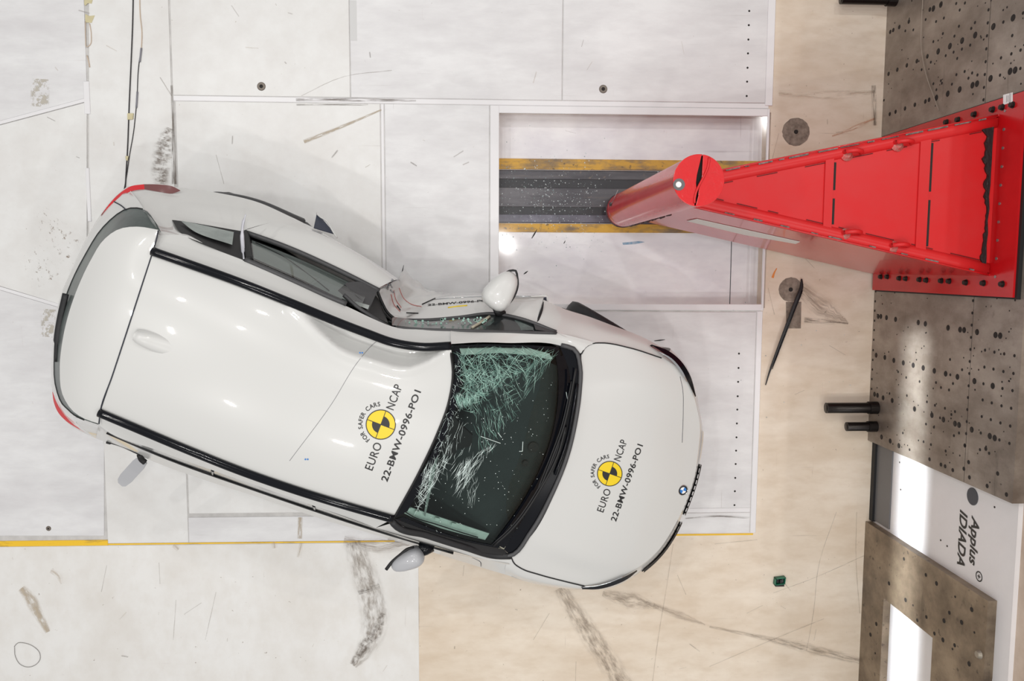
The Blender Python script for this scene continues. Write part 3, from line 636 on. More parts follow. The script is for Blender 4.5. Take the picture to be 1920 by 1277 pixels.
# tapered pale strip laid flat on the side of the arm
def on_side(px, py):
    d = _ray(px, py); nrm = np.array([-kD, 1.0, 0]); q = np.array([tD[0], tD[1]-.002, 0]); t = nrm@(q-CAM)/(nrm@d); return CAM+d*t
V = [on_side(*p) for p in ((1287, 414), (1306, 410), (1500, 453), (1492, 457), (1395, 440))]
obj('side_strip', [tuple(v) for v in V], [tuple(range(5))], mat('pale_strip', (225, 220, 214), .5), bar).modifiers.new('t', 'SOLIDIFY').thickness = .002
P = [(PB[0]+PR*math.cos(-1.15)+.004, PB[1]+PR*math.sin(-1.15)-.002, z) for z in np.linspace(.12, 1.45, 40)]
b = MB()
for i in range(len(P)-1):
    if rng.random() < .7: b.add(*tube([P[i], P[i+1]], rng.uniform(.005, .012), 6))
b.build('pole_weld', mat('black_weld', (60, 30, 32), .6), bar)['kind'] = 'stuff'

# ================================================================== LOOSE THINGS ON THE FLOOR
def lie(pts, r, m, name, label, cat, n=40, z=None, flat=1.0, seg=6, group=None):
    P = [U(p[0], p[1], (z if z is not None else r*flat+.001)) for p in pts]
    o = obj(name, *tube(P, r, seg, n, flat), m, None, True, loc=(P[0][0], P[0][1], 0)); return tag(o, label, cat, group)
lie([(250, -40), (249, 30), (246, 110), (242, 200), (239, 280), (236, 330), (234, 368)], .0045, CABLE, 'cable', 'thick black cable running down the white floor strip to the car tail', 'cable')
lie([(265, 92), (262, 108), (259, 135), (257, 180), (254, 215), (250, 250), (243, 290), (238, 325), (230, 370)], .0032, CABLE, 'cable', 'thin dark grey cable with two plugs beside the thick black one', 'cable')
lie([(262, -40), (263, 30), (266, 60), (265, 92)], .0035, CABLEB, 'cable', 'thin beige cable at the top left joined to the dark grey cable', 'cable')
lie([(265, 90), (262, 116)], .0065, mat('plug_grey', (130, 130, 138), .5), 'cable_plug', 'upper grey inline plug on the thin cable', 'plug', 4)
lie([(257.5, 172), (255.5, 202)], .0065, mat('plug_grey', (130, 130, 138), .5), 'cable_plug', 'lower grey inline plug on the thin cable', 'plug', 4)
def tape(poly, label): 
    P = [U2(*p) for p in poly]; c = np.mean(P, axis=0); o = obj('tape_piece', *prism(P, .0005, .0015 if 'cable' not in label else .011), TAPE, None, loc=(c[0], c[1], 0)); return tag(o, label, 'tape', 'bits of masking tape')
tape([(240, 213), (251, 213), (250, 224), (240, 225)], 'square of masking tape holding the black cable down'); tape([(236, 293), (242, 293), (240, 302), (237, 300)], 'tiny masking tape scrap on the cable near the car tail')
tape([(158, 0), (174, 0), (172, 7), (165, 6), (160, 11), (158, 8)], 'ragged masking tape scrap at the very top left'); tape([(160, 26), (167, 30), (178, 29), (172, 43), (160, 42)], 'masking tape flag just below the topmost tape scrap')
lie([(160, 40), (160.5, 70), (163, 88), (168, 85), (171, 65), (168, 44)], .003, CABLEB, 'loose_cord', 'looped beige cord hanging from the masking tape at the left', 'cord', 30)
lie([(163, 104), (166, 114), (168, 126)], .004, CABLEB, 'loose_cord', 'short beige cord stub below the looped cord', 'cord', 8)
lie([(27, 1212), (33, 1206), (46, 1206), (62, 1212), (74, 1224), (75, 1236), (66, 1247), (52, 1251), (38, 1246), (29, 1232), (27, 1212)], .0018, mat('thin_wire', (130, 126, 122), .4, .5), 'wire_loop', 'thin wire loop lying on the white floor at the lower left', 'wire', 50)
# black rubber trim
P = [(1503, 523, .012), (1503, 538, .02), (1500, 548, .03), (1492, 568, .035), (1474, 615, .04), (1455, 665, .03), (1442, 700, .02), (1435.5, 722, .012)]
C = crv([U(*p) for p in P], 40); rr = np.interp(np.linspace(0, 1, 40), [0, .05, .15, .3, .7, 1], [.006, .013, .018, .017, .012, .004])
trim = empty('rubber_trim', (C[20][0], C[20][1], 0), 'long black rubber trim strip lying across the concrete plug', 'trim strip')
obj('strip', *tube(C, rr, 8, flat=.6), RUBBER, trim, True)
obj('lip', *tube(C[4:34]+[.010, -.003, .006], rr[4:34]*.35, 6), BLACKGLOSS, trim, True)
# green connector
c = U2(1460, 1087); con = empty('connector', (c[0], c[1], 0), 'small green and black plastic connector housing on the beige floor', 'connector')
b = MB()
w, d, h, t = .042, .028, .045, .006
for a in (box(-w, w, -d, -d+t, 0, h), box(-w, w, d-t, d, 0, h), box(-w, -w+t, -d, d, 0, h), box(w-t, w, -d, d, 0, h), box(-w, w, -d, d, 0, .008)): b.add([(c[0]+p[0]+.1*p[1], c[1]+p[1]+.12*p[0], p[2]-.005) for p in a[0]], a[1])
b.build('housing', GREEN, con)
obj('lower_shell', *box(c[0]-.036, c[0]+.036, c[1]-.046, c[1]-.026, -.005, .03), BLACK, con)
for k in (-.02, 0, .02): obj('pin_block', *box(c[0]+k-.007, c[0]+k+.007, c[1]-.012, c[1]+.018, .002, .05 if k == 0 else .034), BLACK, con)
# splinters
for i, (a, b_, r, where) in enumerate([((997, 447), (1007, 430), .006, 'black plastic splinter on the clear floor window below the yellow beam'), ((982, 514), (990, 508), .006, 'short black splinter right of the white door mirror'), ((1227, 639), (1247, 637), .005, 'black sliver on the plate just above the headlamp'), ((753, 515), (757, 497), .004, 'thin black shard standing by the torn rear door'), ((1057, 457), (1060, 451), .004, 'tiny dark sliver on the floor window right of the black splinter'), ((1450, 505), (1456, 508), .004, 'bit of orange mark beside the lower concrete plug')][:5]):
    p, q = U(*a, .006), U(*b_, .006 if i != 3 else .05)
    o = obj('splinter', *tube([p, (p+q)/2+[0, 0, .002], q], [r*.5, r, r*.3], 5), BLACK, None, loc=(p[0], p[1], 0)); tag(o, where, 'splinter', 'broken plastic splinters')
mark([(1449, 521), (1452, 512), (1457, 503)], [2.5, 1.5, .8], mat('orange_chalk', (224, 140, 70), .8), 'chalk_mark', -.0045)
# glass crumbs over the window and round it
b = MB()
for k in range(620):
    x = rng.gauss(1030, 62); y = rng.gauss(375, 42)
    if rng.random() < .12: x, y = rng.uniform(940, 1600), rng.uniform(220, 800)
    if x < 940 or (1150 < x < 1440 and 330 < y < 480) or (700 < x < 1330 and y > 575): continue
    p = U2(x, y); s = rng.choice([.002, .003, .004, .006]); t = rng.uniform(0, 6.3)
    b.add([(p[0]+s*math.cos(t+k_*2.1), p[1]+s*math.sin(t+k_*2.1), .004) for k_ in range(3)]+[(p[0], p[1], .004+s)], [(0, 1, 3), (1, 2, 3), (2, 0, 3), (2, 1, 0)])
o = b.build('glass_crumbs', [mat('crumb_glass', (228, 238, 240), .1), mat('crumb_glass_grey', (150, 168, 170), .2)], None); tag(o, 'scatter of tiny glass crumbs over the clear floor window', 'glass crumbs', kind='stuff')
for q_ in o.data.polygons: q_.material_index = 1 if (q_.index//4) % 3 == 0 else 0

# ================================================================== CAR
_a, _b = U(188, 773, 1.47), U(735, 972, 1.44); CH = (_b-_a)[:2]/np.linalg.norm((_b-_a)[:2]); CN = np.array([-CH[1], CH[0]])
CO = _a[:2]                                             # car frame: u along the car from here, v to its left
def LW(u, v, z): p = CO+CH*u+CN*v; return np.array([p[0], p[1], z])
def toL(p): d = np.asarray(p)[:2]-CO; return d@CH, d@CN
CC = LW(1.5, .55, 0)
car = empty('car', (CC[0], CC[1], 0), 'white compact hatchback with a caved-in left side and shattered windscreen', 'car')
REF = LW(1.5, .5, .6)
# ---- traced feature lines (photo pixel + height)
railL = [(287, 471, 1.462), (350, 493, 1.475), (450, 529, 1.485), (550, 569, 1.48), (640, 606, 1.465), (690, 625, 1.455), (735, 641, 1.45), (790, 650, 1.44), (846, 648, 1.42)]
railR = [(188, 773, 1.462), (250, 799, 1.475), (350, 841, 1.485), (450, 881, 1.485), (550, 916, 1.475), (650, 947, 1.455), (738, 972, 1.425)]
seamH = [(287, 471, 1.462), (262, 548, 1.525), (236, 628, 1.54), (211, 704, 1.525), (188, 773, 1.462)]
wsTop = [(846, 648, 1.42), (848, 700, 1.46), (840, 755, 1.485), (818, 815, 1.49), (785, 885, 1.475), (738, 972, 1.425)]
wsLeft = [(846, 648, 1.42), (900, 645.5, 1.315), (950, 646, 1.225), (1050, 650, 1.045)]
wsBot = [(1050, 650, 1.045), (1068, 700, 1.05), (1062, 780, 1.055), (1040, 860, 1.055), (1000, 940, 1.05), (945, 1030, 1.04)]
wsRight = [(738, 972, 1.425), (800, 995, 1.30), (870, 1015, 1.17), (945, 1030, 1.04)]
# roof with its buckle
S = coons(T(railL), T(railR), T(seamH), T(wsTop), 120, 70, .03)
cre = [np.array(U(*p)) for p in ((548, 574, 1.5), (600, 622, 1.5), (640, 655, 1.5), (700, 676, 1.5), (770, 690, 1.5), (812, 672, 1.48), (846, 655, 1.46))]
crec = crv(cre, 40)
def dist_to(p, C): return np.min(np.linalg.norm(C[:, :2]-p[:2], axis=1))
railc = crv(T(railL), 60)
for i in range(S.shape[0]):
    for j in range(S.shape[1]):
        p = S[i, j]; u, v = toL(p); dr = dist_to(p, railc); dc = dist_to(p, crec); um, _ = toL(cre[3]); 
        k = np.argmin(np.linalg.norm(crec[:, :2]-p[:2], axis=1)); kr = np.argmin(np.linalg.norm(railc[:, :2]-crec[k][:2], axis=1)); wid = np.linalg.norm(railc[kr][:2]-crec[k][:2])
        if 3 < k < 38 and dr < wid: f_ = min(1, dr/max(wid, .03)); S[i, j, 2] -= .09*min(1.0, f_/.35)*min(1.0, (1-f_)/.5)*min(1, (k-3)/8, (38-k)/5)
        S[i, j, 2] += .014*math.exp(-(dc/.035)**2)
roof = surf('roof', S, PAINT, car); roofS = S
# tailgate spoiler
spoEdge = [(297, 431, 1.435), (258, 425, 1.435), (222, 430, 1.43), (196, 448, 1.425), (170, 488, 1.42), (148, 534, 1.415), (130, 584, 1.41), (117, 640, 1.405), (112, 692, 1.405), (118, 742, 1.41), (138, 772, 1.42), (160, 786, 1.43), (184, 794, 1.435)]
seam2 = [(297, 431, 1.435), (290, 452, 1.455), (287, 471, 1.462), (262, 548, 1.525), (236, 628, 1.54), (211, 704, 1.525), (188, 773, 1.462), (184, 794, 1.435)]
r0, r1 = crv(T(seam2), 40), crv(T(spoEdge), 40)
t = np.linspace(0, 1, 10)[None, :, None]; S = r0[:, None]*(1-t)+r1[:, None]*t
S[:, :, 2] += .035*np.sin(np.pi*np.linspace(0, 1, 40))[:, None]*np.sin(np.pi*t[0, :, 0])[None]
gate = surf('tailgate_spoiler', S, PAINT, car)
E1 = r1.copy(); E2 = r1.copy(); cen = LW(.3, .5, 0); E2[:, 2] -= .035; E2[:, :2] += (cen[:2]-E2[:, :2])*.02
loft('spoiler_lip', [E1, E2], 40, PAINT, gate, 1, REF)
# rear window (dark band seen past the spoiler) and its frame
rwBot = [(294, 420, 1.36), (270, 393, 1.20), (235, 393, 1.10), (192, 428, 1.05), (160, 478, 1.02), (133, 532, 1.0), (117, 578, .99), (106, 620, .985), (102, 672, .985), (103, 715, .99), (112, 748, 1.05), (128, 768, 1.18), (152, 785, 1.34), (184, 796, 1.41)]
rw = loft('rear_window', [[np.array(p)+0 for p in E2], T(rwBot)], 40, REARGLASS, car, 4, REF)
# dark corner trim on the left of the rear window
P = crv(T(rwBot), 40); obj('window_trim', *tube(P[4:38], .005, 6), BLACK, rw, True)
# wiper on the rear window
wp_ = [(125, 551, 1.08), (114, 600, 1.07), (109, 632, 1.07), (106, 678, 1.06)]
wip = obj('rear_wiper', *tube(crv(T(wp_), 14)+[0, 0, .012], [.021]*10+[.009]*4, 8, flat=.5), RUBBER, car, True)
# rear body below the window
tailA = rwBot
tailB = [(297, 430, 1.36), (262, 380, 1.14), (232, 364, 1.0), (205, 388, .97), (172, 432, .96), (140, 496, .95), (112, 560, .94), (100, 630, .93), (98, 695, .93), (103, 745, .95), (122, 780, .98), (150, 800, 1.04), (186, 812, 1.30)]
rearA = [(238, 350, .93), (212, 372, .91), (175, 423, .89), (141, 490, .88), (116, 556, .88), (101, 625, .88), (96, 695, .88), (101, 748, .90), (116, 782, .92), (140, 803, .93), (180, 822, .94)]
tg = loft('tailgate', [T(tailA)[1:-1], T(tailB)[1:-1], T(rearA)], 36, PAINT, car, 4, REF)
def push(P, du, z, inn=0.0):
    """points moved away from the car's middle line by inn (negative = in) and set to height z"""
    out = []
    for p in P:
        u, v = toL(p); s = np.array([u-1.5, (v-.53)*2.4]); s /= np.linalg.norm(s)+1e-9; out.append(LW(u+s[0]*du, v+s[1]*inn, z))
    return out
rb1, rb2, rb3 = push(T(rearA), .06, .62, .01), push(T(rearA), .05, .42, .0), push(T(rearA), -.04, .24, -.03)
loft('rear_bumper', [T(rearA), rb1, rb2, rb3], 36, PAINT, car, 3, REF)
# tail lamps
tlL = loft('tail_lamp', [T([(188, 405, .955), (206, 381, .965), (226, 361, .975), (246, 349, .975), (270, 345.5, .965)]), T([(192, 402, .93), (216, 378, .98), (236, 363, .995), (254, 356.5, .99), (271, 355, .975)])], 20, REDLAMP, car, 3, REF); tag(tlL, 'left red tail lamp')
loft('lamp_tip', [T([(270, 345.5, .965), (300, 346, .955), (325, 350, .945), (338, 357, .935)]), T([(271, 355, .975), (300, 360, .965), (322, 363, .95), (338, 358, .936)])], 14, DARKRED, tlL, 3, REF)
tlR = loft('tail_lamp', [T([(98, 735, .95), (101, 755, .955), (110, 775, .96), (121, 787, .96), (150, 806, .955), (178, 819, .95)]), T([(99, 735, .955), (106, 754, .975), (117, 772, .985), (127, 783, .985), (151, 802, .975), (178, 817, .955)])], 20, REDLAMP, car, 3, REF)
def line(pts, r, m=SEAM, parent=None, name='panel_gap', n=30, lift=.002): return obj(name, *tube(crv(T(pts), n)+[0, 0, lift], r, 5), m, parent or car, True)
line([(186, 795, 1.44), (188, 773, 1.464), (211, 704, 1.527), (236, 628, 1.542), (262, 548, 1.527), (287, 471, 1.464), (294, 448, 1.452), (297, 432, 1.438)], .0035, parent=gate)
line([(214, 378, .985), (228, 386, 1.06), (236, 393, 1.11)], .004, parent=tg)
# ---- left side
cantL = [(298, 441, 1.40), (345, 441, 1.35), (400, 466, 1.365), (455, 488, 1.375), (560, 534, 1.37), (620, 561, 1.35), (660, 579, 1.335), (700, 598, 1.325), (738, 613, 1.315), (790, 618, 1.325), (850, 620, 1.31), (950, 623, 1.19), (1045, 625, 1.065)]
railLx = railL+[]
loft('cant_rail', [T(railL), T(cantL[:11])], 50, PAINT, car, 4, REF)
loft('windscreen_pillar', [T([(846, 645, 1.424), (900, 642, 1.318), (950, 643, 1.228), (1050, 648, 1.05), (1090, 663, 1.035)]), T([(845, 632, 1.375), (900, 631, 1.285), (950, 633, 1.21), (1048, 637, 1.07), (1100, 650, 1.03)]), T([(845, 620, 1.315), (900, 621.5, 1.25), (950, 623, 1.19), (1045, 625, 1.065), (1120, 643, 1.0)])], 30, PAINT, car, 3, REF)
qa = [(297, 436, 1.41), (306, 424, 1.25), (322, 412, 1.14), (380, 420, 1.06), (455, 433, 1.01)]
qb = [(262, 388, 1.15), (285, 376, 1.05), (320, 372, .99), (400, 388, .95), (505, 418, .93)]
qc = [(238, 350, .93), (275, 345, .91), (330, 351, .87), (405, 361, .81), (480, 378, .80), (553, 410, .80)]
loft('quarter_panel', [T(cantL[:4]), T(qa), T(qb), T(qc)], 36, PAINT, car, 4, REF)
WRu, WFu, WFuR = .20, 2.80, 2.86; WRad = .335
def lower(P, uc, arch=.375, z=.24, inn=.05, n=40, zc=.33):
    """lower edge of a body side under the line P: sill height with a round wheel arch cut out"""
    C = crv(P, n); out = []
    for p in C:
        u, v = toL(p); s = 1 if v > .53 else -1; zz = z
        if abs(u-uc) < arch: zz = max(z, zc+math.sqrt(arch**2-(u-uc)**2))
        out.append(LW(u, v-s*inn*(1 if zz <= z+.01 else .3), zz))
    return C, out
def side(name, P, uc, parent=car, m=PAINT, n=40, **k):
    C, Lw = lower(P, uc, n=n, **k); t = np.linspace(0, 1, 8)[None, :, None]; A = np.asarray(C); B = np.asarray(Lw)
    S = A[:, None]*(1-t)+B[:, None]*t
    return surf(name, S, m, parent, REF), B
ql, lowq = side('quarter_panel_lower', T(qc), WRu)
obj('arch_lip', *tube([p+np.array([CN[0]*.006, CN[1]*.006, .0]) for p in lowq if p[2] > .25], .028, 8), DARKPL, car, True)
rdBelt = [(455, 433, 1.01), (530, 457, 1.0), (640, 506, .985), (708, 541, .975)]
rdMid = [(505, 418, .93), (580, 434, .91), (670, 478, .90), (735, 527, .90)]
rdSh = [(553, 410, .80), (600, 434, .79), (650, 462, .78), (700, 491, .77), (748, 524, .76)]
rdr = loft('rear_door', [T(rdBelt), T(rdMid), T(rdSh)], 30, PAINT, car, 4, REF)
S_, _b2 = side('door_skin', T(rdSh), WRu, rdr, n=24)
fdBelt = [(709, 545, .98), (716, 568, .97), (730, 590, .955), (752, 600, .95), (800, 598, .96), (860, 593, .975), (930, 587, .99), (985, 597, 1.02), (1006, 606, 1.035)]
fdMid = [(722, 538, .88), (726, 560, .85), (738, 582, .82), (765, 592, .82), (805, 582, .85), (860, 574, .88), (930, 571, .91), (985, 572, .94), (1012, 582, .95)]
fdSh = [(742, 526, .76), (738, 548, .70), (748, 570, .66), (775, 580, .68), (806, 566, .74), (850, 558, .77), (915, 556, .80), (985, 557, .83), (1019, 560, .85)]
fdLo = [(752, 512, .50), (764, 530, .46), (785, 548, .46), (806, 555, .5), (830, 555, .54), (860, 553, .56), (915, 552, .58), (985, 553, .6), (1017, 556, .6)]
fdSi = [(758, 505, .24), (775, 522, .24), (795, 538, .24), (815, 546, .24), (835, 549, .24), (860, 549, .24), (915, 549, .24), (985, 549, .24), (1015, 551, .24)]
def loft_idx(name, rails, m, parent, fine=4, sub=4):
    k = len(rails[0]); n = (k-1)*fine+1
    def res(P):
        P = np.asarray(T(P)); x = np.arange(k); out = []
        tt = np.linspace(0, k-1, n); d = np.gradient(P, axis=0)
        for a in tt:
            i = min(int(a), k-2); f = a-i; out.append((2*f**3-3*f**2+1)*P[i]+(f**3-2*f**2+f)*d[i]+(-2*f**3+3*f**2)*P[i+1]+(f**3-f**2)*d[i+1])
        return np.array(out)
    S = np.stack([res(r) for r in rails], 1); S = np.stack([crv(S[i], (len(rails)-1)*sub+1) for i in range(n)], 0)
    return S
Sd = loft_idx('front_door', [fdBelt, fdMid, fdSh, fdLo, fdSi], PAINT, car, 6, 5)
for i in range(Sd.shape[0]):
    w = math.exp(-((i-14)/9)**2)
    for j in range(Sd.shape[1]): Sd[i, j] += np.array([CN[0], CN[1], .3])*(.006*math.sin(i*.9+j*.6)+.006*math.sin(i*.5-j*1.1))*w*(0 if j == 0 else 1)
fdr = surf('front_door', Sd, PAINT, car, REF)
obj('torn_trim', *tube(crv(T([(457, 486, 1.36), (455, 462, 1.25), (454, 440, 1.22), (456, 418, 1.24), (461, 402, 1.26)]), 16), [.006]*4+[.013]*6+[.009]*4+[.004]*2, 6, flat=.4), mat('pale_film', (196, 196, 204), .3), rdr, True)
# torn ends
def sheet(pts, m, parent, name, th=.006):
    V = [tuple(U(*p)) for p in pts]; o = obj(name, V, [tuple(range(len(V)))], m, parent); o.modifiers.new('t', 'SOLIDIFY').thickness = th; return o
sheet([(594, 400, .62), (628, 440, .74), (588, 428, .78)], mat('navy_inner_panel', (50, 56, 72), .5), rdr, 'torn_trim'); 
obj('torn_edge', *tube(crv(T([(594, 400, .63), (597, 404, .66), (614, 416, .70), (622, 430, .74), (632, 446, .77)]), 10), .006, 6), PAINT, rdr, True)
b = MB()
for k in range(14):
    x, y = 714+rng.uniform(0, 32), 541-rng.uniform(-3, 16); a, c = U(x, y, .9), U(x+rng.uniform(-8, 8), y+rng.uniform(-9, 9), .84); b.add(*tube([a, (a+c)/2+[0, 0, .02], c], rng.uniform(.004, .012), 5))
b.build('torn_metal', mat('torn_steel', (92, 92, 100), .35, .6, rgb2=(220, 220, 222), scale=30), rdr)
obj('door_edge', *tube(crv(T([(708, 541, .97), (726, 533, .9), (747, 524, .77)]), 10), .006, 6), CHROME, rdr, True)
b = MB()
for k in range(6):
    pp = [(722+rng.uniform(-3, 6), 560), (735+rng.uniform(-4, 8), 578), (760+rng.uniform(-8, 10), 591-rng.uniform(0, 6)), (790, 582)]
bvh_fd = BVHTree.FromPolygons([tuple(v) for v in Sd.reshape(-1, 3)], grid_faces(*Sd.shape[:2]))
def on(bvh, px, py, lift=.002):
    d = _ray(px, py); d = d/np.linalg.norm(d); h = bvh.ray_cast(Vector(CAM), Vector(d))
    if h[0] is None: return None
    n = h[1] if h[1].dot(Vector(d)) < 0 else -h[1]; return np.array(h[0]+n*lift)
def drawn(bvh, pts, r, m, parent, name, n=14, lift=.002, seg=5):
    P = [on(bvh, *p, lift) for p in crv([(*p, 0) for p in pts], n)[:, :2]]; P = [p for p in P if p is not None]
    if len(P) > 1: return obj(name, *tube(P, r, seg), m, parent, True)
REDS = mat('red_scrape', (196, 96, 88), .6)
for pts in ([(733, 552), (738, 570), (750, 585)], [(748, 540), (757, 560), (772, 571), (790, 575)], [(738, 545), (742, 562), (752, 577)]): drawn(bvh_fd, pts, .0022, REDS, fdr, 'red_scrape')
for pts in ([(744, 573), (750, 582)], [(762, 587), (784, 588)], [(792, 571), (805, 565), (816, 560)]): drawn(bvh_fd, pts, .005, BLACK, fdr, 'crease')
drawn(bvh_fd, [(812, 562), (850, 559), (900, 556.5), (1000, 556)], .003, CHROME, fdr, 'door_trim', 24)
# the lettering along the crushed door
for s, a, b_, h in (('22-BMW-0996-PO1', (802, 574), (918, 565), 5.0),):
    V, F = text2d(s, offset=.03); w = V[:, 0].max(); a, b_ = np.array(a, float), np.array(b_, float); VV = []
    for v in V:
        p = a+(b_-a)*v[0]/w+np.array([0, -1])*v[1]*h; q = on(bvh_fd, *p, .003); VV.append(q if q is not None else U(*p, .82))
    obj('lettering', VV, F, DECALBLK, fdr)
drawn(bvh_fd, [(840, 577), (858, 574.5), (876, 573)], .006, YELLOW, fdr, 'yellow_mark', 8, .0)
# gap plate at the front edge of the door
sheet([(997, 559, .8), (1024, 557, .8), (1026, 572, .78), (1016, 566, .8)], mat('navy_inner_panel', (50, 56, 72), .5), fdr, 'hinge_gap')
obj('hinge_edge', *tube(crv(T([(995, 556, .84), (1012, 555, .84), (1026, 555, .84), (1027, 565, .82), (1026, 579, .8)]), 12), .005, 6), PAINT, fdr, True)
line([(1019, 566, .9), (1016, 580, .95), (1010, 597, 1.0), (1004, 613, 1.04)], [.003+.006*math.sin(math.pi*k/29) for k in range(30)], BLACK, fdr)
# side windows on the left
trimA = [(322, 412, 1.14), (380, 420, 1.055), (455, 433, 1.01), (530, 457, 1.0), (640, 506, .985), (708, 541, .975)]
def zoff(P, dz): return [(a, b, c+dz) for a, b, c in P]
qg = loft('quarter_window', [T([(322, 412, 1.14), (345, 441, 1.34), (455, 487, 1.37)]), T([(322, 412, 1.14), (380, 420, 1.055), (455, 433, 1.01)])], 24, BLACK, car, 4, REF)
loft('window_pane', [T([(341, 425, 1.15), (368, 445, 1.24), (435, 468, 1.25)]), T([(341, 423, 1.14), (375, 430, 1.10), (438, 444, 1.10)])], 16, mat('pane_grey_green', (150, 160, 156), .25, rgb2=(124, 132, 130), scale=6), qg, 3, REF).location = (CN[0]*.03, CN[1]*.03, .03)
line([(345, 421, 1.12), (400, 430, 1.07), (450, 440, 1.04)], .010, mat('navy_trim', (40, 45, 62), .4), qg, 'window_sill_trim', lift=.01)
rg = loft('rear_door_window', [T([(470, 447, 1.04), (474, 487, 1.34)]), T([(560, 483, 1.02), (565, 527, 1.32)]), T([(640, 520, 1.0), (628, 558, 1.30)]), T([(690, 545, .99), (676, 577, 1.29)])], 12, SIDEGLASS, car, 3, REF)
loft('curtain_airbag', [T([(472, 450, .98), (476, 484, 1.27)]), T([(560, 485, .96), (565, 524, 1.25)]), T([(640, 522, .94), (628, 555, 1.23)]), T([(700, 552, .93), (690, 580, 1.22)])], 12, CLOTH, car, 3, REF)
line([(480, 455, 1.05), (530, 480, 1.06), (580, 515, 1.12), (618, 545, 1.2)], .003, DARKPL, rg, 'airbag_seam', lift=.01)
for P, w, m in (([(462, 436, 1.02), (530, 460, 1.005), (640, 509, .99), (712, 545, .98)], .018, DARKPL), ([(460, 487, 1.365), (560, 531, 1.36), (620, 558, 1.345), (650, 570, 1.335)], .018, DARKPL), ([(460, 437, 1.02), (464, 462, 1.2), (468, 488, 1.36)], .024, BLACK)):
    line(P, w, m, rg, 'window_frame', 24, .004)
line([(474, 494, 1.33), (560, 529, 1.33), (618, 554, 1.315)], .008, BLACK, rg, 'window_seal', 20, .01)
loft('headliner_flap', [T([(622, 555, 1.2), (650, 568, 1.22), (690, 585, 1.2)]), T([(650, 530, 1.05), (672, 528, 1.02), (708, 545, 1.0)])], 10, DARKPL, car, 3, REF)
loft('headliner_flap', [T([(655, 572, 1.25), (690, 588, 1.22), (728, 606, 1.2)]), T([(690, 545, 1.0), (706, 556, .99), (722, 590, .97)])], 10, BLACK, car, 3, REF)
line([(645, 553, 1.26), (672, 577, 1.28), (705, 599, 1.27), (737, 617, 1.25), (745, 620, 1.25)], .014, DARKPL, rg, 'bent_frame', 24)
line([(708, 546, .98), (716, 566, .97), (728, 587, .96), (748, 601, .955), (775, 602, .955)], .010, BLACK, fdr, 'belt_seal', 24)
# front door opening: frame, remains of glass
ff = loft('front_window_opening', [T([(735, 610, 1.29), (790, 615, 1.29), (850, 617, 1.27), (950, 620, 1.16), (1042, 623, 1.07)]), T([(735, 594, .97), (790, 599, .96), (860, 594, .975), (930, 588, .99), (1042, 622, 1.06)])], 30, mat('dark_cabin_glass', (48, 54, 54), .2, coat=.5, rgb2=(30, 32, 34), scale=9), car, 4, REF)
line([(742, 614, 1.30), (790, 617.5, 1.31), (850, 619, 1.30), (950, 622, 1.18), (1043, 624, 1.07)], .011, DARKPL, ff, 'window_frame', 30, .006)
line([(745, 600, .965), (800, 600, .97), (860, 595, .985), (925, 588, 1.0), (975, 597, 1.025), (1043, 622, 1.06)], .013, DARKPL, ff, 'window_frame', 30, .006)
loft('mirror_triangle', [T([(1000, 606, 1.04), (1045, 623, 1.07)]), T([(1004, 618, 1.1), (1045, 624, 1.075)])], 8, DARKPL, ff, 2, REF).location = (0, 0, .012)
line([(885, 614, 1.2), (903, 603, 1.1), (918, 593, 1.02)], .010, mat('door_handle_trim', (190, 184, 164), .5), ff, 'inner_strip', 8, .015)
loft('quarter_light', [T([(905, 614, 1.17), (960, 619, 1.13), (1000, 619, 1.1)]), T([(925, 594, 1.02), (965, 600, 1.03), (1000, 614, 1.07)])], 10, mat('quarter_light_glass', (88, 104, 100), .15, coat=.4, rgb2=(46, 54, 54), scale=14), ff, 3, REF).location = (0, 0, .008)
b = MB()
for k in range(60):
    x = rng.uniform(752, 912); y = 606-(x-750)*.04+rng.uniform(-5, 6); a = U(x, y, 1.13); s = rng.uniform(.003, .009); b.add(*cyl(a, (0, 0, 1), s, .004, 5))
b.build('glass_crumbs', CRACK, ff)
# fender
fTop = [(1006, 608, 1.04), (1045, 625, 1.065), (1085, 640, 1.03), (1120, 643, 1.0), (1180, 652, .955), (1240, 671, .885)]
fMid = [(1012, 584, .96), (1060, 600, .95), (1110, 615, .93), (1150, 624, .91), (1195, 640, .89), (1248, 664, .85)]
fSh = [(1019, 562, .85), (1060, 580, .84), (1105, 594, .83), (1145, 609, .83), (1200, 630, .83), (1255, 659, .81)]
fen = loft('front_wing', [T(fTop), T(fMid), T(fSh)], 34, PAINT, car, 4, REF)
S_, lowf = side('wing_skin', T(fSh), WFu, fen)
# ---- bonnet
hoodL = [(1090, 664, 1.035), (1098, 651, 1.02), (1112, 644, 1.005), (1130, 643, .99), (1180, 652, .955), (1240, 671, .885)]
cowl = [(1090, 664, 1.035), (1090, 720, 1.055), (1083, 790, 1.065), (1066, 860, 1.065), (1038, 930, 1.06), (1000, 1000, 1.045), (958, 1043, 1.03)]
hoodR = [(958, 1043, 1.03), (964, 1056, 1.015), (978, 1066, .995), (1010, 1077, .96), (1055, 1089, .91), (1096, 1099, .86)]
hoodF = [(1240, 671, .885), (1272, 690, .86), (1293, 722, .84), (1306, 765, .80), (1312, 800, .76), (1308, 850, .755), (1300, 900, .76), (1284, 945, .765), (1262, 990, .77), (1232, 1034, .78), (1190, 1068, .79), (1140, 1092, .80), (1096, 1099, .82)]
S = coons(T(hoodL), T(hoodR), T(cowl), T(hoodF), 44, 44, .035)
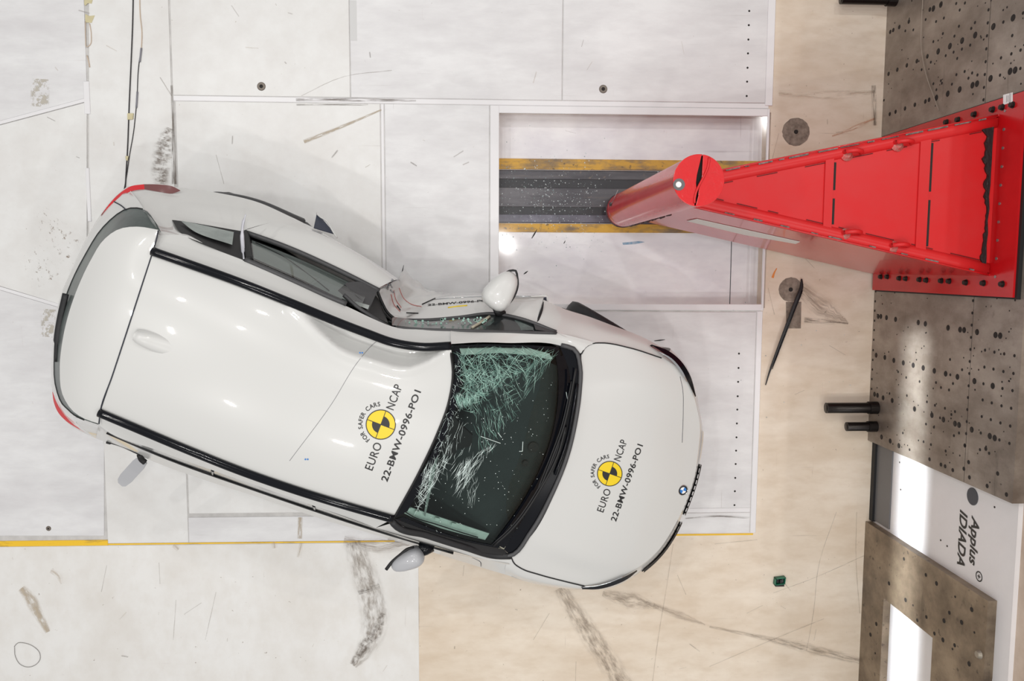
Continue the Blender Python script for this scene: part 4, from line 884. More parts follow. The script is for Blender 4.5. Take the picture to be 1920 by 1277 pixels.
for i in range(44):
    for j in range(44):
        u = i/43; v = j/43
        for c0, wd, am in ((.16, .035, .006), (.84, .04, .008)): S[i, j, 2] += am*math.exp(-((v-c0)/wd)**2)*math.sin(math.pi*min(1, u*1.05))
        S[i, j, 2] -= .012*math.exp(-((v-.92)/.05)**2)*math.sin(math.pi*u)
hood = surf('bonnet', S, PAINT, car); hoodS = S
line([(1090, 664, 1.036), (1098, 651, 1.02), (1112, 644, 1.005), (1130, 643, .99), (1180, 652, .957), (1240, 671, .887)], .0045, BLACK, hood, lift=.003)
line([(958, 1043, 1.03), (964, 1056, 1.015), (978, 1066, .995), (1010, 1077, .96), (1055, 1089, .91), (1096, 1099, .865)], .0045, BLACK, hood, lift=.003)
bvh_h = BVHTree.FromPolygons([tuple(v) for v in hoodS.reshape(-1, 3)], grid_faces(44, 44))
drawn(bvh_h, [(1275, 706), (1280, 730), (1281, 770), (1279, 830)], .002, SEAM, hood, 'panel_gap', 20, .0)
# nose
noseA = hoodF
noseB = [(1255, 659, .81), (1286, 690, .79), (1303, 730, .76), (1313, 775, .71), (1318, 806, .68), (1314, 850, .68), (1303, 902, .70), (1286, 950, .69), (1264, 1000, .69), (1240, 1036, .70), (1196, 1076, .72), (1142, 1103, .74), (1092, 1105, .76)]
nA, nB = crv(T(noseA), 40), crv(T(noseB), 40)
n2, n3, n4 = push(nB, .03, .50, .01), push(nB, .01, .36, 0), push(nB, -.05, .20, -.03)
fas = loft('front_bumper', [nA, nB, n2, n3, n4], 40, PAINT, car, 3, REF)
def fas_patch(name, t0, t1, f0, f1, m, parent, rails, out=.006, n=16):
    A, B = rails; i0, i1 = t0*(len(A)-1), t1*(len(A)-1); ii = np.linspace(i0, i1, n)
    pick = lambda Q: np.array([[np.interp(k, np.arange(len(Q)), np.asarray(Q)[:, d]) for d in range(3)] for k in ii])
    a, b_ = pick(A), pick(B); P0, P1 = a*(1-f0)+b_*f0, a*(1-f1)+b_*f1; e = np.array([CH[0], CH[1], .25])*out
    return loft(name, [P0+e, P1+e], n, m, parent, 3, REF)
for t0, t1 in ((.405, .575), (.60, .80)):
    g = fas_patch('grille', t0, t1, .5, 1.0, BLACK, fas, (nA, nB), .02); fas_patch('grille_lower', t0, t1, 0, .55, BLACK, g, (nB, n2), .008)
    for k in range(9):
        tt = t0+(t1-t0)*(k+.5)/9; i = tt*39; p = np.array([np.interp(i, np.arange(40), nB[:, d]) for d in range(3)])+np.array([CH[0], CH[1], 0])*.012; q = np.array([np.interp(i, np.arange(40), np.asarray(n2)[:, d]) for d in range(3)])+np.array([CH[0], CH[1], 0])*.012
        obj('grille_slat', *tube([p, (p*.6+q*.4)], .007, 6), BLACKGLOSS, g)
fas_patch('grille_chrome', .30, .405, .55, .95, CHROME, fas, (nA, nB), .006)
# headlamps
hl = loft('headlamp', [T([(1218, 648, .89), (1238, 660, .895), (1262, 676, .89), (1284, 706, .875), (1304, 745, .845)]), T([(1222, 646, .885), (1250, 656, .87), (1276, 676, .85), (1294, 704, .835), (1305, 742, .83)])], 24, BLACKGLOSS, car, 3, REF)
loft('lamp_reflector', [T([(1235, 660, .904), (1255, 673, .902), (1275, 696, .893), (1287, 716, .883)]), T([(1238, 660, .903), (1258, 671, .897), (1279, 695, .889), (1289, 715, .880)])], 14, CHROME, hl, 2, REF)
loft('lamp_marker', [T([(1222, 649, .898), (1232, 656, .902), (1243, 662, .902)]), T([(1224, 649, .897), (1235, 656, .9), (1247, 664, .9)])], 10, DARKRED, hl, 2, REF)
hr = loft('headlamp', [T([(1090, 1101, .87), (1120, 1098, .865), (1150, 1090, .86), (1176, 1079, .85), (1194, 1069, .83)]), T([(1092, 1105, .85), (1120, 1105, .84), (1150, 1098, .83), (1178, 1085, .82), (1195, 1071, .815)])], 20, BLACKGLOSS, car, 3, REF)
line([(1092, 1101, .875), (1125, 1097, .87), (1150, 1089, .865), (1170, 1080, .855)], .004, CHROME, hr, 'lamp_reflector', 14)
# ---- windscreen
cabin = MB()
Sw = coons(T(wsTop), T(wsBot), [], [], 2, 2) if False else None
def coons_ws(nu, nv, bulge): return coons(T(wsLeft), T(wsRight), T(wsTop), T(wsBot), nu, nv, bulge)
Sw = coons_ws(36, 36, .035)
ws = surf('windscreen', Sw, WINDGLASS, car)
bvh_w = BVHTree.FromPolygons([tuple(v) for v in Sw.reshape(-1, 3)], grid_faces(36, 36))
loft('windscreen_surround', [T(wsRight), T([(735, 977, 1.42), (800, 1007, 1.29), (870, 1029, 1.16), (958, 1044, 1.03)])], 24, BLACK, ws, 3, REF)
cw = loft('cowl_panel', [T(wsBot), T(cowl)], 36, BLACKGLOSS, car, 3, REF)
def band(pts_out, pts_in, m, name, n=30):
    A = crv([(*p, 0) for p in pts_out], n)[:, :2]; B = crv([(*p, 0) for p in pts_in], n)[:, :2]; V = []
    for a, b_ in zip(A, B):
        for f in (0, .33, .66, 1):
            q = a*(1-f)+b_*f; h = on(bvh_w, *q, .0025); V.append(h)
    ok = [v is not None for v in V]
    F = [f for f in grid_faces(n, 4) if all(ok[i] for i in f)]; V = [v if v is not None else np.zeros(3) for v in V]
    used = sorted({i for f in F for i in f}); mp_ = {k: i for i, k in enumerate(used)}
    return obj(name, [V[i] for i in used], orient_up([V[i] for i in used], [tuple(mp_[i] for i in f) for f in F]), m, ws, True)
band([(845, 652), (848, 700), (840, 755), (818, 815), (785, 885), (740, 971)], [(862, 655), (864, 700), (857, 752), (838, 810), (808, 880), (764, 958)], BLACKGLOSS, 'printed_border')
band([(742, 973), (800, 993), (870, 1013), (943, 1029)], [(756, 969), (800, 987), (870, 1011), (932, 1023)], BLACKGLOSS, 'printed_border')
band([(1051, 652), (1067, 700), (1061, 780), (1039, 860), (999, 940), (945, 1028)], [(1040, 660), (1046, 700), (1042, 780), (1020, 860), (980, 940), (925, 1018)], BLACKGLOSS, 'printed_border')
band([(848, 645.5), (900, 645.5), (960, 646.5), (1049, 651)], [(850, 651), (900, 650), (960, 651), (1045, 657)], BLACKGLOSS, 'printed_border')
obj('windscreen_trim', *tube(crv(T([(734, 976, 1.42), (740, 984, 1.41), (800, 1004, 1.295), (870, 1026, 1.165), (935, 1043, 1.045), (958, 1043, 1.035)]), 30), .022, 8, flat=.6), RUBBER, ws, True)
obj('windscreen_trim', *tube(crv(T([(843, 648, 1.425), (849, 700, 1.468), (841, 755, 1.493), (819, 815, 1.498), (786, 885, 1.483), (737, 974, 1.43)]), 30), .006, 8), BLACK, ws, True)
obj('cowl_edge', *tube(crv(T([(1052, 647, 1.055), (1078, 656, 1.05), (1088, 690, 1.055), (1087, 730, 1.066), (1079, 790, 1.075), (1062, 860, 1.075), (1033, 930, 1.07), (995, 998, 1.055), (957, 1042, 1.04), (940, 1044, 1.04)]), 40), .015, 8, flat=.7), DARKPL, cw, True)
# wipers
def wiper(p, label):
    w = obj('wiper', *tube(crv(T(p), 20)+[0, 0, .02], .008, 6), BLACK, car, True); tag(w, label)
    obj('wiper_blade', *tube(crv(T(p), 20)[2:]+[-.012, .004, .012], .005, 6), RUBBER, w, True); return w
wiper([(1079, 690, 1.07), (1070, 740, 1.075), (1056, 800, 1.08), (1034, 860, 1.08), (1008, 925, 1.08)], 'upper windscreen wiper')
wiper([(1060, 800, 1.085), (1046, 850, 1.085), (1010, 920, 1.085), (960, 990, 1.08), (925, 1022, 1.07)], 'lower windscreen wiper')
obj('wiper_linkage', *tube(crv(T([(1082, 720, 1.08), (1074, 770, 1.085), (1062, 830, 1.09), (1040, 890, 1.085)]), 12), .010, 6), BLACKGLOSS, cw, True)
# cabin seen through it
def L2(pts): return [LW(*p) for p in pts]
dash = loft('dashboard', [L2([(2.55, 1.2, 1.0), (2.62, .9, 1.01), (2.66, .6, 1.01), (2.62, .2, 1.01), (2.58, -.05, 1.0), (2.54, -.17, .98)]), L2([(2.2, 1.2, 1.0), (2.25, .9, 1.02), (2.25, .6, 1.02), (2.2, .2, 1.02), (2.17, -.05, 1.0), (2.15, -.15, .98)]), L2([(1.98, 1.15, .95), (2.0, .9, .97), (2.0, .6, .97), (1.95, .2, .97), (1.93, -.02, .95), (1.92, -.12, .93)]), L2([(1.98, 1.15, .45), (2.0, .9, .45), (2.0, .6, .45), (1.95, .2, .45), (1.93, -.02, .45), (1.92, -.12, .45)])], 30, INTER, car, 4)
p = U(1000, 838, 1.02); obj('dash_speaker', *cyl((p[0], p[1], 1.03), (0, 0, 1), .034, .006, 20), BLACK, dash)
p = U(985, 868, 1.02); obj('dash_sensor', *cyl((p[0], p[1], 1.03), (0, 0, 1), .02, .006, 16), BLACK, dash)
obj('cabin_floor', *prism([LW(u, v, 0)[:2] for u, v in ((-.1, -.3), (2.3, -.25), (2.5, 0), (2.5, 1.2), (2.0, 1.2), (1.5, .95), (1.0, 1.1), (-.1, 1.3))], .25, .28), BLACK, car)
def seat(u, v, back=True):
    V, F = bevbox(-.25, .25, -.24, .24, 0, .16, .04); s = obj('seat', [LW(u+a, v+b_, .42+c) for a, b_, c in V], F, INTER, car)
    V, F = bevbox(-.07, .07, -.23, .23, 0, .58, .03); obj('seat_back', [LW(u-.27-.22*c+a, v+b_, .5+c) for a, b_, c in V], F, INTER, s)
    V, F = bevbox(-.045, .045, -.12, .12, 0, .18, .03); obj('headrest', [LW(u-.42+a, v+b_, 1.1+c) for a, b_, c in V], F, INTER, s)
seat(1.55, .15); seat(1.55, .78); seat(.75, .12); seat(.75, .85)
swc = LW(1.9, .82, .95); b = [LW(1.88+.07*math.sin(t), .80+.18*math.cos(t), .93+.17*math.sin(t)) for t in np.linspace(0, 2*math.pi, 30)]
sw = obj('steering_wheel', *tube(b, .014, 8, caps=False), BLACK, car, True); obj('steering_hub', *cyl(LW(1.88, .80, .93), (CH[0], CH[1], -.4), .06, .1, 14), BLACK, sw)
# mirror and camera housing behind the glass
mh = [on(bvh_w, *p, -.03) for p in ((846, 772), (868, 800), (890, 820), (888, 840), (862, 846), (850, 862), (828, 850), (818, 838), (830, 806))]
m_ = obj('camera_housing', np.vstack([mh, np.array(mh)-[0, 0, .05]]), [tuple(range(9))]+[tuple(range(17, 8, -1))]+[(i, 9+i, 9+(i+1) % 9, (i+1) % 9) for i in range(9)], BLACK, car)
def inner(pts, m, name, parent, depth=.03, th=.012):
    V = [on(bvh_w, *p, -depth) for p in pts]; V = [v for v in V if v is not None]; n = len(V)
    return obj(name, np.vstack([V, np.array(V)-[0, 0, th]]), [tuple(range(n))]+[tuple(range(2*n-1, n-1, -1))]+[(i, n+i, n+(i+1) % n, (i+1) % n) for i in range(n)], m, parent)
pt = inner([(757, 963), (764, 957), (780, 962), (800, 969), (840, 982), (880, 995), (922, 1008), (914, 1020), (875, 1011), (830, 999), (800, 988), (775, 978), (760, 970)], PALEGREEN, 'pillar_trim', car, .045)
for p in ((768, 958), (784, 964), (822, 977), (853, 987)): inner([(p[0]-4, p[1]-3), (p[0]+4, p[1]-1), (p[0]+2, p[1]+5), (p[0]-5, p[1]+3)], PALEGREEN, 'trim_clip', pt, .02)
P = [on(bvh_w, *p, -.02) for p in crv([(761, 963, 0), (775, 972, 0), (820, 987, 0), (870, 1003, 0), (898, 1011, 0)], 16)[:, :2]]; obj('pillar_cable', *tube([p for p in P if p is not None], .004, 5), BLACK, pt, True)
inner([(866, 652), (930, 650), (1000, 652), (1035, 662), (1041, 672), (1030, 672), (1000, 664), (940, 660), (870, 664)], PALEGREEN, 'pillar_trim', car)
inner([(812, 860), (824, 862), (815, 905), (800, 974), (797, 972), (808, 900)], mat('visor_strip', (150, 160, 156), .5), 'visor_strip', car)
# cracks
def shard_mesh(n, region, angs, ln, wd, seed):
    r = random.Random(seed); b = MB()
    k = 0; tries = 0
    while k < n and tries < n*5:
        tries += 1
        x, y = region(r); a = math.radians(r.choice(angs)+r.gauss(0, 14)); l = r.uniform(*ln)*.5
        pts = [(x-l*math.cos(a), y-l*math.sin(a)), (x+r.gauss(0, .8), y+r.gauss(0, .8)), (x+l*math.cos(a), y+l*math.sin(a))]
        P = [on(bvh_w, *q, .003) for q in pts]
        if any(p is None for p in P): continue
        w = r.uniform(*wd)*.62; d = P[2]-P[0]; d /= np.linalg.norm(d)+1e-9; nn = np.cross(d, [0, 0, 1.0]); nn /= np.linalg.norm(nn)+1e-9
        b.add([P[0], P[1]+nn*w, P[2], P[1]-nn*w], [(0, 1, 2, 3)]); k += 1
    return b
def tri(a, b_, c):
    def f(r):
        u, v = r.random(), r.random()
        if u+v > 1: u, v = 1-u, 1-v
        return (a[0]+(b_[0]-a[0])*u+(c[0]-a[0])*v, a[1]+(b_[1]-a[1])*u+(c[1]-a[1])*v)
    return f
def gs(cx, cy, sx, sy): return lambda r: (r.gauss(cx, sx), r.gauss(cy, sy))
B = MB()
for a in ((330, tri((858, 650), (1045, 655), (870, 760)), (-40, 20, 35, -60, 70), (12, 46), (.0012, .0024), 1), (200, tri((862, 690), (960, 690), (880, 780)), (-30, 50, 75), (8, 34), (.001, .002), 2),
          (150, tri((870, 730), (1000, 680), (960, 800)), (60, 70, -30), (8, 30), (.0008, .0016), 3), (70, tri((985, 680), (1040, 665), (985, 745)), (-65, -58), (20, 50), (.0008, .0018), 4),
          (110, tri((850, 745), (905, 740), (862, 765)), (95, 80, 60), (12, 30), (.001, .002), 9), (90, tri((880, 755), (960, 780), (905, 860)), (62, 75, 80), (10, 36), (.0008, .0016), 5)):
    q = shard_mesh(*a); B.add(q.v, q.f)
o = B.build('crack_lines', [CRACK, mat('crack_edges_dim', (104, 146, 134), .3), mat('crack_edges_deep', (70, 100, 94), .3)], ws); tag(o, kind='stuff')
for q_ in o.data.polygons: q_.material_index = rng.choice([0, 0, 1, 1, 2])
B = MB()
for a in ((120, tri((795, 880), (850, 850), (780, 960)), (-65, -72, 40, -50), (12, 40), (.0007, .0015), 6), (110, tri((850, 880), (930, 830), (860, 930)), (-62, -70, -55), (10, 42), (.0007, .0014), 7), (60, gs(840, 835, 18, 30), (-65, -80), (8, 28), (.0006, .0012), 8),
          (50, tri((865, 850), (900, 905), (880, 960)), (85, 95), (8, 26), (.0005, .001), 10), (80, tri((860, 655), (870, 760), (800, 900)), (-60, 30, 70), (4, 14), (.0006, .0015), 11)):
    q = shard_mesh(*a); B.add(q.v, q.f)
r = random.Random(5)
for k in range(240):
    x, y = r.uniform(790, 1040), r.uniform(660, 1005); p = on(bvh_w, x, y, .003)
    if p is None: continue
    s = r.choice([.0012, .0018, .0026]); B.add([p+[s, 0, 0], p+[0, s, 0], p-[s, 0, 0], p-[0, s, 0]], [(0, 1, 2, 3)])
for a, b_ in (((901, 818), (938, 831)), ((933, 811), (940, 820)), ((973, 846), (979, 846)), ((980, 828), (979, 846)), ((1061, 735), (1064, 752))):
    P = [on(bvh_w, *a, .003), on(bvh_w, *b_, .003)]
    if P[0] is not None and P[1] is not None: B.add(*tube(P, .002, 4))
o = B.build('crack_glints', CRACK2, ws); tag(o, kind='stuff')
# ---- right side (mostly turned away from the camera)
cantR = [(184, 795, 1.42), (197, 806, 1.40), (291, 843, 1.375), (385, 877, 1.38), (480, 910, 1.38), (590, 949, 1.37), (704, 990, 1.345), (760, 1008, 1.29), (850, 1034, 1.14), (900, 1047, 1.05), (955, 1057, 1.02)]
beltR = [(184, 800, 1.2), (202, 812, 1.12), (310, 858, 1.04), (395, 889, 1.02), (480, 919, 1.01), (592, 957, 1.0), (704, 994, 1.0), (760, 1012, 1.01), (850, 1037, 1.03), (900, 1049, 1.03), (955, 1060, 1.0)]
shR = [(180, 822, .94), (240, 845, .92), (302, 871, .90), (390, 902, .88), (480, 931, .88), (600, 972, .88), (704, 1003, .89), (775, 1024, .90), (850, 1048, .91), (905, 1065, .92), (960, 1081, .93)]
loft('cant_rail', [T(railR), T(cantR[:7])], 40, PAINT, car, 4, REF)
loft('windscreen_pillar', [T([(738, 980, 1.41), (800, 1003, 1.285), (870, 1025, 1.155), (935, 1043, 1.04), (958, 1043, 1.03)]), T([(704, 990, 1.345), (760, 1008, 1.27), (850, 1034, 1.12), (925, 1052, 1.03), (964, 1058, 1.01)])], 24, PAINT, car, 3, REF)
gR = loft('side_window', [T(cantR[:9]), T(beltR[:9])], 50, mat('side_window_dark', (52, 54, 56), .12, coat=.6), car, 4, REF)
line([(200, 812, 1.13), (310, 859, 1.05), (480, 920, 1.015), (704, 995, 1.005), (850, 1038, 1.035)], .006, BLACK, gR, 'window_seal')
bR, sR = T(beltR), T(shR)
def cut(P, a, b_): C = crv(P, 60); return [C[i] for i in range(int(a*59), int(b_*59)+1)]
for nm, a, b_, uc in (('quarter_panel', 0, .28, WRu), ('rear_door', .285, .53, -9), ('front_door', .535, .90, -9), ('front_wing', .905, 1, WFuR)):
    o = loft(nm, [cut(bR, a, b_), cut(sR, a, b_)], 20, PAINT, car, 4, REF); side('door_skin' if 'door' in nm else 'panel_skin', cut(sR, a, b_), uc, o, n=30)
fwR = loft('front_wing', [T(hoodR), T([(948, 1061, 1.0), (975, 1079, .97), (1000, 1086, .95), (1030, 1093, .92), (1060, 1098, .89), (1093, 1103, .85)]), T([(948, 1077, .93), (985, 1090, .90), (1010, 1096, .87), (1040, 1101, .84), (1065, 1104, .82), (1093, 1106, .80)])], 24, PAINT, car, 3, REF)
side('panel_skin', T([(958, 1081, .93), (985, 1090, .90), (1010, 1096, .87), (1040, 1101, .84), (1065, 1104, .82), (1093, 1106, .80)]), WFuR, fwR, n=30)
line([(885, 1045, 1.03), (900, 1053, 1.0), (902, 1062, .95)], .002, SEAM, car)
loft('quarter_corner', [T([(184, 796, 1.41), (152, 785, 1.34), (150, 800, 1.04), (180, 822, .94)]), T([(184, 795, 1.42), (184, 800, 1.2), (182, 810, 1.05), (180, 822, .94)])], 14, PAINT, car, 3, REF)
loft('door_corner', [T(cantR[8:]), T(beltR[8:])], 10, PAINT, car, 3, REF)
for a_, b_ in (((398, 881, 1.37), (398, 890, 1.02)), ((588, 948, 1.36), (590, 956, 1.0))): obj('window_post', *tube(crv(T([a_, b_]), 6), .013, 6, flat=.5), BLACKGLOSS, gR, True)
# open fuel flap
ff_ = empty('x', (0, 0, 0), '', '') if False else None
A = U(268, 862, .90); Bp = U(226, 908, .82)
d = (Bp-A)/np.linalg.norm(Bp-A); nn = np.cross(d, [0, 0, 1]); nn /= np.linalg.norm(nn); L_ = np.linalg.norm(Bp-A); up = np.cross(nn, d)
prof = [(A+d*(L_*f)+nn*(w*.044)) for f, w in ((0, .8), (.2, 1), (.75, 1), (.93, .8), (1, .4))]+[(A+d*(L_*f)-nn*(w*.044)) for f, w in ((1, .4), (.93, .8), (.75, 1), (.2, 1), (0, .8))]
n = len(prof); fl = obj('fuel_flap', [p+up*.006 for p in prof]+[p-up*.006 for p in prof], [tuple(range(n)), tuple(range(2*n-1, n-1, -1))]+[(i, n+i, n+(i+1) % n, (i+1) % n) for i in range(n)], GREYPL, car)
obj('flap_hinge', *tube([U(262, 853, .93), U(266, 862, .91), U(272, 867, .90)], .02, 8, 8), BLACK, fl, True)
line([(200, 829, .95), (225, 836, .945), (262, 853, .935)], [.010]*4+[.004]*26, BLACK, fl, 'filler_gap')
# ---- roof rails
for P, nm in ((railL, 'roof_rail'), (railR, 'roof_rail')):
    C = crv(T(P), 60); C[:, 2] += .018
    rl = obj(nm, *tube(C, .026, 10, flat=.75), BLACKGLOSS, car, True); rl.data.materials.append(CHROME)
    for f in (.04, .30, .64, .97): 
        p = C[int(f*59)]; obj('rail_foot', *bevbox(p[0]-.02, p[0]+.02, p[1]-.015, p[1]+.015, p[2]-.03, p[2]-.005, .004), BLACK, rl)
# aerial fin on the roof
bvh_r = BVHTree.FromPolygons([tuple(v) for v in roofS.reshape(-1, 3)], grid_faces(120, 70))
c = on(bvh_r, 294, 644, 0); V = []; F = []; nf = 14
for k in range(nf):
    f = k/(nf-1); u = -.13+.26*f; w = .055*math.sin(math.pi*min(1, .12+f*.85))**.5; h = .05*(1-f)**.8*math.sin(math.pi*min(1, .25+f*.75)) if f > 0 else .02
    for a in range(7):
        t = math.pi*a/6; V.append((c[0]+CH[0]*(u)+CN[0]*w*math.cos(t), c[1]+CH[1]*u+CN[1]*w*math.cos(t), c[2]-.008+(.012+h)*math.sin(t)))
F = grid_faces(nf, 7); F += [tuple(range(7)), tuple((nf-1)*7+a for a in range(7))]
obj('aerial_fin', V, orient_up(V, F[:-2])+F[-2:], PAINT, car, True)
# ---- mirrors
def mirror(name, cen, ax, ay, az, r3, m, label):
    """rounded housing: superellipsoid in the frame ax, ay, az with half sizes r3"""
    V = []; nU, nV = 20, 12
    sp = lambda x, e: math.copysign(abs(x)**e, x)
    for i in range(nU):
        a = 2*math.pi*i/nU
        for j in range(nV):
            b_ = -math.pi/2+math.pi*j/(nV-1)
            x, y, z = sp(math.cos(b_), .7)*sp(math.cos(a), .75), sp(math.cos(b_), .7)*sp(math.sin(a), .75), sp(math.sin(b_), .7)
            tp = 1-.28*x
            V.append(cen+ax*r3[0]*x+ay*r3[1]*y*tp+az*r3[2]*z*tp)
    F = [(i*nV+j, ((i+1) % nU)*nV+j, ((i+1) % nU)*nV+j+1, i*nV+j+1) for i in range(nU) for j in range(nV-1)]
    o = obj(name, V, F, m, car, True); tag(o, label); return o
zz = np.array([0, 0, 1.0])
c = U(940, 544, 1.08); ax = U(960, 520, 1.08)-U(922, 574, 1.08); ax /= np.linalg.norm(ax); ay = np.cross(zz, ax)
mL = mirror('door_mirror', c, ax, ay, zz, (.135, .092, .08), PAINT, 'white door mirror knocked askew on the struck side')
obj('mirror_rim', *tube([U(*p, 1.09) for p in ((912, 541), (918, 535), (935, 521), (960, 507), (966, 507), (970, 520), (970, 540), (964, 556), (950, 575))], .007, 6, 24), BLACK, mL, True)
obj('mirror_foot', *tube([U(932, 578, 1.04), U(934, 586, 1.02), U(946, 588, 1.0)], [.03, .028, .02], 8), BLACK, mL, True)
c = U(764, 1050, 1.06); ax = U(727, 1070, 1.06)-U(803, 1034, 1.06); ax /= np.linalg.norm(ax); ay = np.cross(zz, ax)
mR = mirror('door_mirror', c, ax, ay, zz, (.115, .062, .075), GREYPL, 'grey door mirror on the undamaged side')
obj('mirror_face', *tube([U(*p, 1.08) for p in ((724, 1068), (734, 1055), (750, 1041), (766, 1029), (776, 1027))], .011, 8, 16), BLACK, mR, True)
obj('mirror_arm', *tube([U(786, 1032, 1.04), U(800, 1030, 1.03), U(812, 1026, 1.02)], [.05, .04, .03], 8, flat=.6), BLACKGLOSS, mR, True)
# ---- wheels
def wheel(u, v, yaw, label):
    c = LW(u, v, WRad-.003); s = 1 if v > .5 else -1
    ca, sa = math.cos(yaw), math.sin(yaw); dirn = CN*ca*s+CH*sa*s; ax = np.array([dirn[0], dirn[1], 0])
    prof = [(-.11, .225), (-.115, .29), (-.10, .325), (-.06, .335), (.06, .335), (.10, .325), (.115, .29), (.11, .225)]
    fw = np.cross(ax, zz); V = []; seg = 40
    for o_, r in prof:
        for j in range(seg):
            q = 2*math.pi*j/seg; V.append(c+ax*o_+(fw*math.cos(q)+zz*math.sin(q))*r)
    F = [(i*seg+j, i*seg+(j+1) % seg, (i+1)*seg+(j+1) % seg, (i+1)*seg+j) for i in range(len(prof)-1) for j in range(seg)]
    w = obj('wheel', V, orient_up(V, F, c), RUBBER, car, True); tag(w, label)
    V, F = cyl(c+ax*.055, ax, .225, .01, 32); obj('rim', V, F, DARKPL, w)
    b = MB()
    for k in range(5):
        q = 2*math.pi*k/5; e = fw*math.cos(q)+zz*math.sin(q); b.add(*tube([c+ax*.075, c+ax*.09+e*.215], .028, 6, flat=.6))
    b.add(*cyl(c+ax*.07, ax, .07, .03, 16)); b.build('spokes', mat('alloy_grey', (170, 172, 176), .3, .8), w)
wheel(WRu, 1.34, 0, 'left rear wheel'); wheel(WRu, -.25, 0, 'right rear wheel'); wheel(WFu, 1.485, .17, 'left front wheel turned outward'); wheel(WFuR, -.10, .1, 'right front wheel')
# tyre top showing past the left front wing
obj('arch_lip', *tube([p for p in lowf if p[2] > .25], .014, 8), BLACK, car, True)
obj('underbody', *prism([LW(u, v, 0)[:2] for u, v in ((-.45, -.1), (.0, -.2), (2.5, -.1), (3.4, .1), (3.5, .9), (3.2, 1.25), (2.0, 1.3), (1.75, .95), (1.4, .95), (1.0, 1.15), (-.4, 1.1))], .17, .24), BLACK, car)

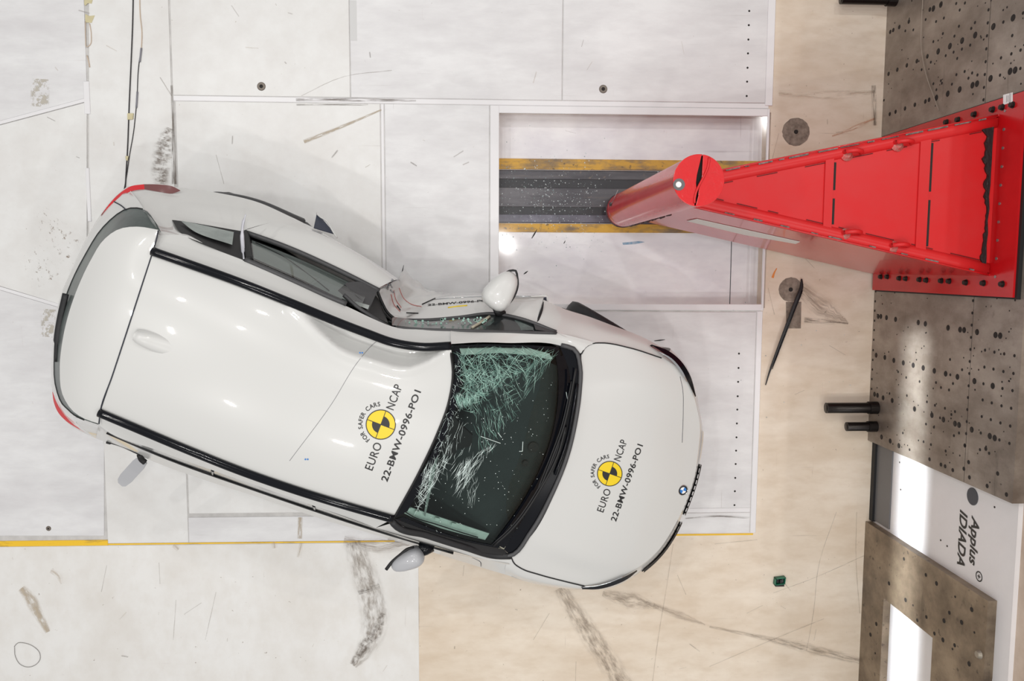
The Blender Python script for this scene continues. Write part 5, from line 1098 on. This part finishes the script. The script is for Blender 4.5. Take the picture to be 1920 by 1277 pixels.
# ---- lettering and marks on roof and bonnet
def decal_patch(bvh, V2, F, m, parent, name, lift):
    V = []
    for p in V2:
        h = on(bvh, p[0], p[1], lift); V.append(h if h is not None else U(p[0], p[1], 1.5))
    return obj(name, V, orient_up(V, F), m, parent)
def ncap(bvh, cx, cy, s, ang, parent, lift=.002):
    d = np.array([math.cos(ang), math.sin(ang)]); up = np.array([d[1], -d[0]])       # reading direction, letter-up (pixels, y down)
    M = lambda a, b_: (cx+s*(d[0]*a+up[0]*b_), cy+s*(d[1]*a+up[1]*b_))
    seg = 40
    def disc(r, t0, t1, n=12, r0=0.0):
        P = [M(r*math.cos(t), r*math.sin(t)) for t in np.linspace(t0, t1, n)]; Q = [M(r0*math.cos(t), r0*math.sin(t)) for t in np.linspace(t0, t1, n)]
        return P+Q, [(i, i+1, n+i+1, n+i) for i in range(n-1)]
    def dense(r0, r1, t0, t1, m, nm, lf, n=14, k=3):
        V2 = []; 
        for j in range(k+1):
            r = r0+(r1-r0)*j/k; V2 += [M(r*math.cos(t), r*math.sin(t)) for t in np.linspace(t0, t1, n)]
        F = [(j*n+i, j*n+i+1, (j+1)*n+i+1, (j+1)*n+i) for j in range(k) for i in range(n-1)]
        return decal_patch(bvh, V2, F, m, parent, nm, lf)
    dense(.5, 27.5, 0, 2*math.pi, YELLOW, 'test_roundel', lift, 48, 5)
    dense(26.6, 28.2, 0, 2*math.pi, DECALBLK, 'roundel_outline', lift+.0015, 48, 1)
    for q in (-math.pi/2, math.pi/2): dense(.3, 16.5, q, q+math.pi/2, DECALBLK, 'roundel_quarter', lift+.0015, 14, 3)
    for t in (0, math.pi/2, math.pi, -math.pi/2):
        c_, s_ = math.cos(t), math.sin(t); V2 = [M(c_*r-s_*w, s_*r+c_*w) for r in (0, 9, 18, 28) for w in (-.6, .6)]
        decal_patch(bvh, V2, [(2*i, 2*i+1, 2*i+3, 2*i+2) for i in range(3)], DECALBLK, parent, 'roundel_line', lift+.0015)
    def word(txt, x0, x1, base, h, off, nm='lettering'):
        V, F = text2d(txt, offset=off, spacing=1.06); a, b_ = V[:, 0].min(), V[:, 0].max(); k = (x1-x0)/(b_-a); hy = h/.72
        decal_patch(bvh, [M(x0+(v[0]-a)*k, base+v[1]*hy) for v in V], F, DECALBLK, parent, nm, lift)
    word('EURO', -87, -34, -15.5, 16.0, .004); word('NCAP', 33, 81, -13, 16.0, .004)
    word('22-BMW-0996-PO1', -97, 84, -49, 13.0, .017)
    txt = 'FOR SAFER CARS'; t0, t1 = math.radians(127), math.radians(268)
    gl = [(text2d(ch, offset=.018) if ch != ' ' else None) for ch in txt]
    wd = [(.34 if g is None else g[0][:, 0].max()-g[0][:, 0].min()) for g in gl]; tot = sum(wd); gapw = .115; tot = sum(wd)+gapw*(len(txt)-1); pos = 0
    for g, w_ in zip(gl, wd):
        t = t0+(t1-t0)*(pos+w_/2)/tot; kx = 34.5*1.12*(t1-t0)/tot; pos += w_+gapw
        if g is None: continue
        V, F = g; w = (V[:, 0].max()+V[:, 0].min())/2
        er = np.array([math.cos(t), math.sin(t)]); et = np.array([-math.sin(t), math.cos(t)])
        decal_patch(bvh, [(cx+s*(er[0]*(34.5+v[1]*11.5)+et[0]*(v[0]-w)*kx), cy+s*(er[1]*(34.5+v[1]*11.5)+et[1]*(v[0]-w)*kx)) for v in V], F, DECALBLK, parent, 'lettering', lift)
ncap(bvh_r, 714, 796, 1.0, math.radians(-69.5), roof); ncap(bvh_h, 1143, 888, .84, math.radians(-70.5), hood)
# measuring line with two blue markers
drawn(bvh_r, [(543, 864), (620, 760), (676, 672), (700, 645), (716, 632)], .0012, mat('pencil_grey', (120, 120, 124), .6), roof, 'measuring_line', 40, .001)
for px, py in ((677, 662), (575, 861)):
    for dx in (-2.2, 2.2): 
        p = on(bvh_r, px+dx, py, .002); obj('blue_marker', *cyl(p, (0, 0, 1), .005, .002, 8), BLUE, roof)
# badge
c = on(bvh_h, 1280, 919, .001); badge = obj('badge', *cyl(c, (.25, -.1, 1), .036, .005, 28), BLACK, hood)
n_ = np.array([.25, -.1, 1.0]); n_ /= np.linalg.norm(n_); e1 = np.cross([0, 1.0, 0], n_); e1 /= np.linalg.norm(e1); e2 = np.cross(n_, e1); a0 = math.radians(-21)
for k in range(4):
    V = [c+n_*.0056]+[c+n_*.0056+(e1*math.cos(a0+k*math.pi/2+t)+e2*math.sin(a0+k*math.pi/2+t))*.024 for t in np.linspace(0, math.pi/2, 8)]
    obj('badge_quarter', V, orient_up(V, [(0, i, i+1) for i in range(1, 8)]), BLUE if k % 2 == 0 else WHITE, badge)
P = [c+n_*.005+(e1*math.cos(t)+e2*math.sin(t))*.0355 for t in np.linspace(0, 2*math.pi, 30)]; obj('badge_ring', *tube(P, .0018, 5, caps=False), CHROME, badge)
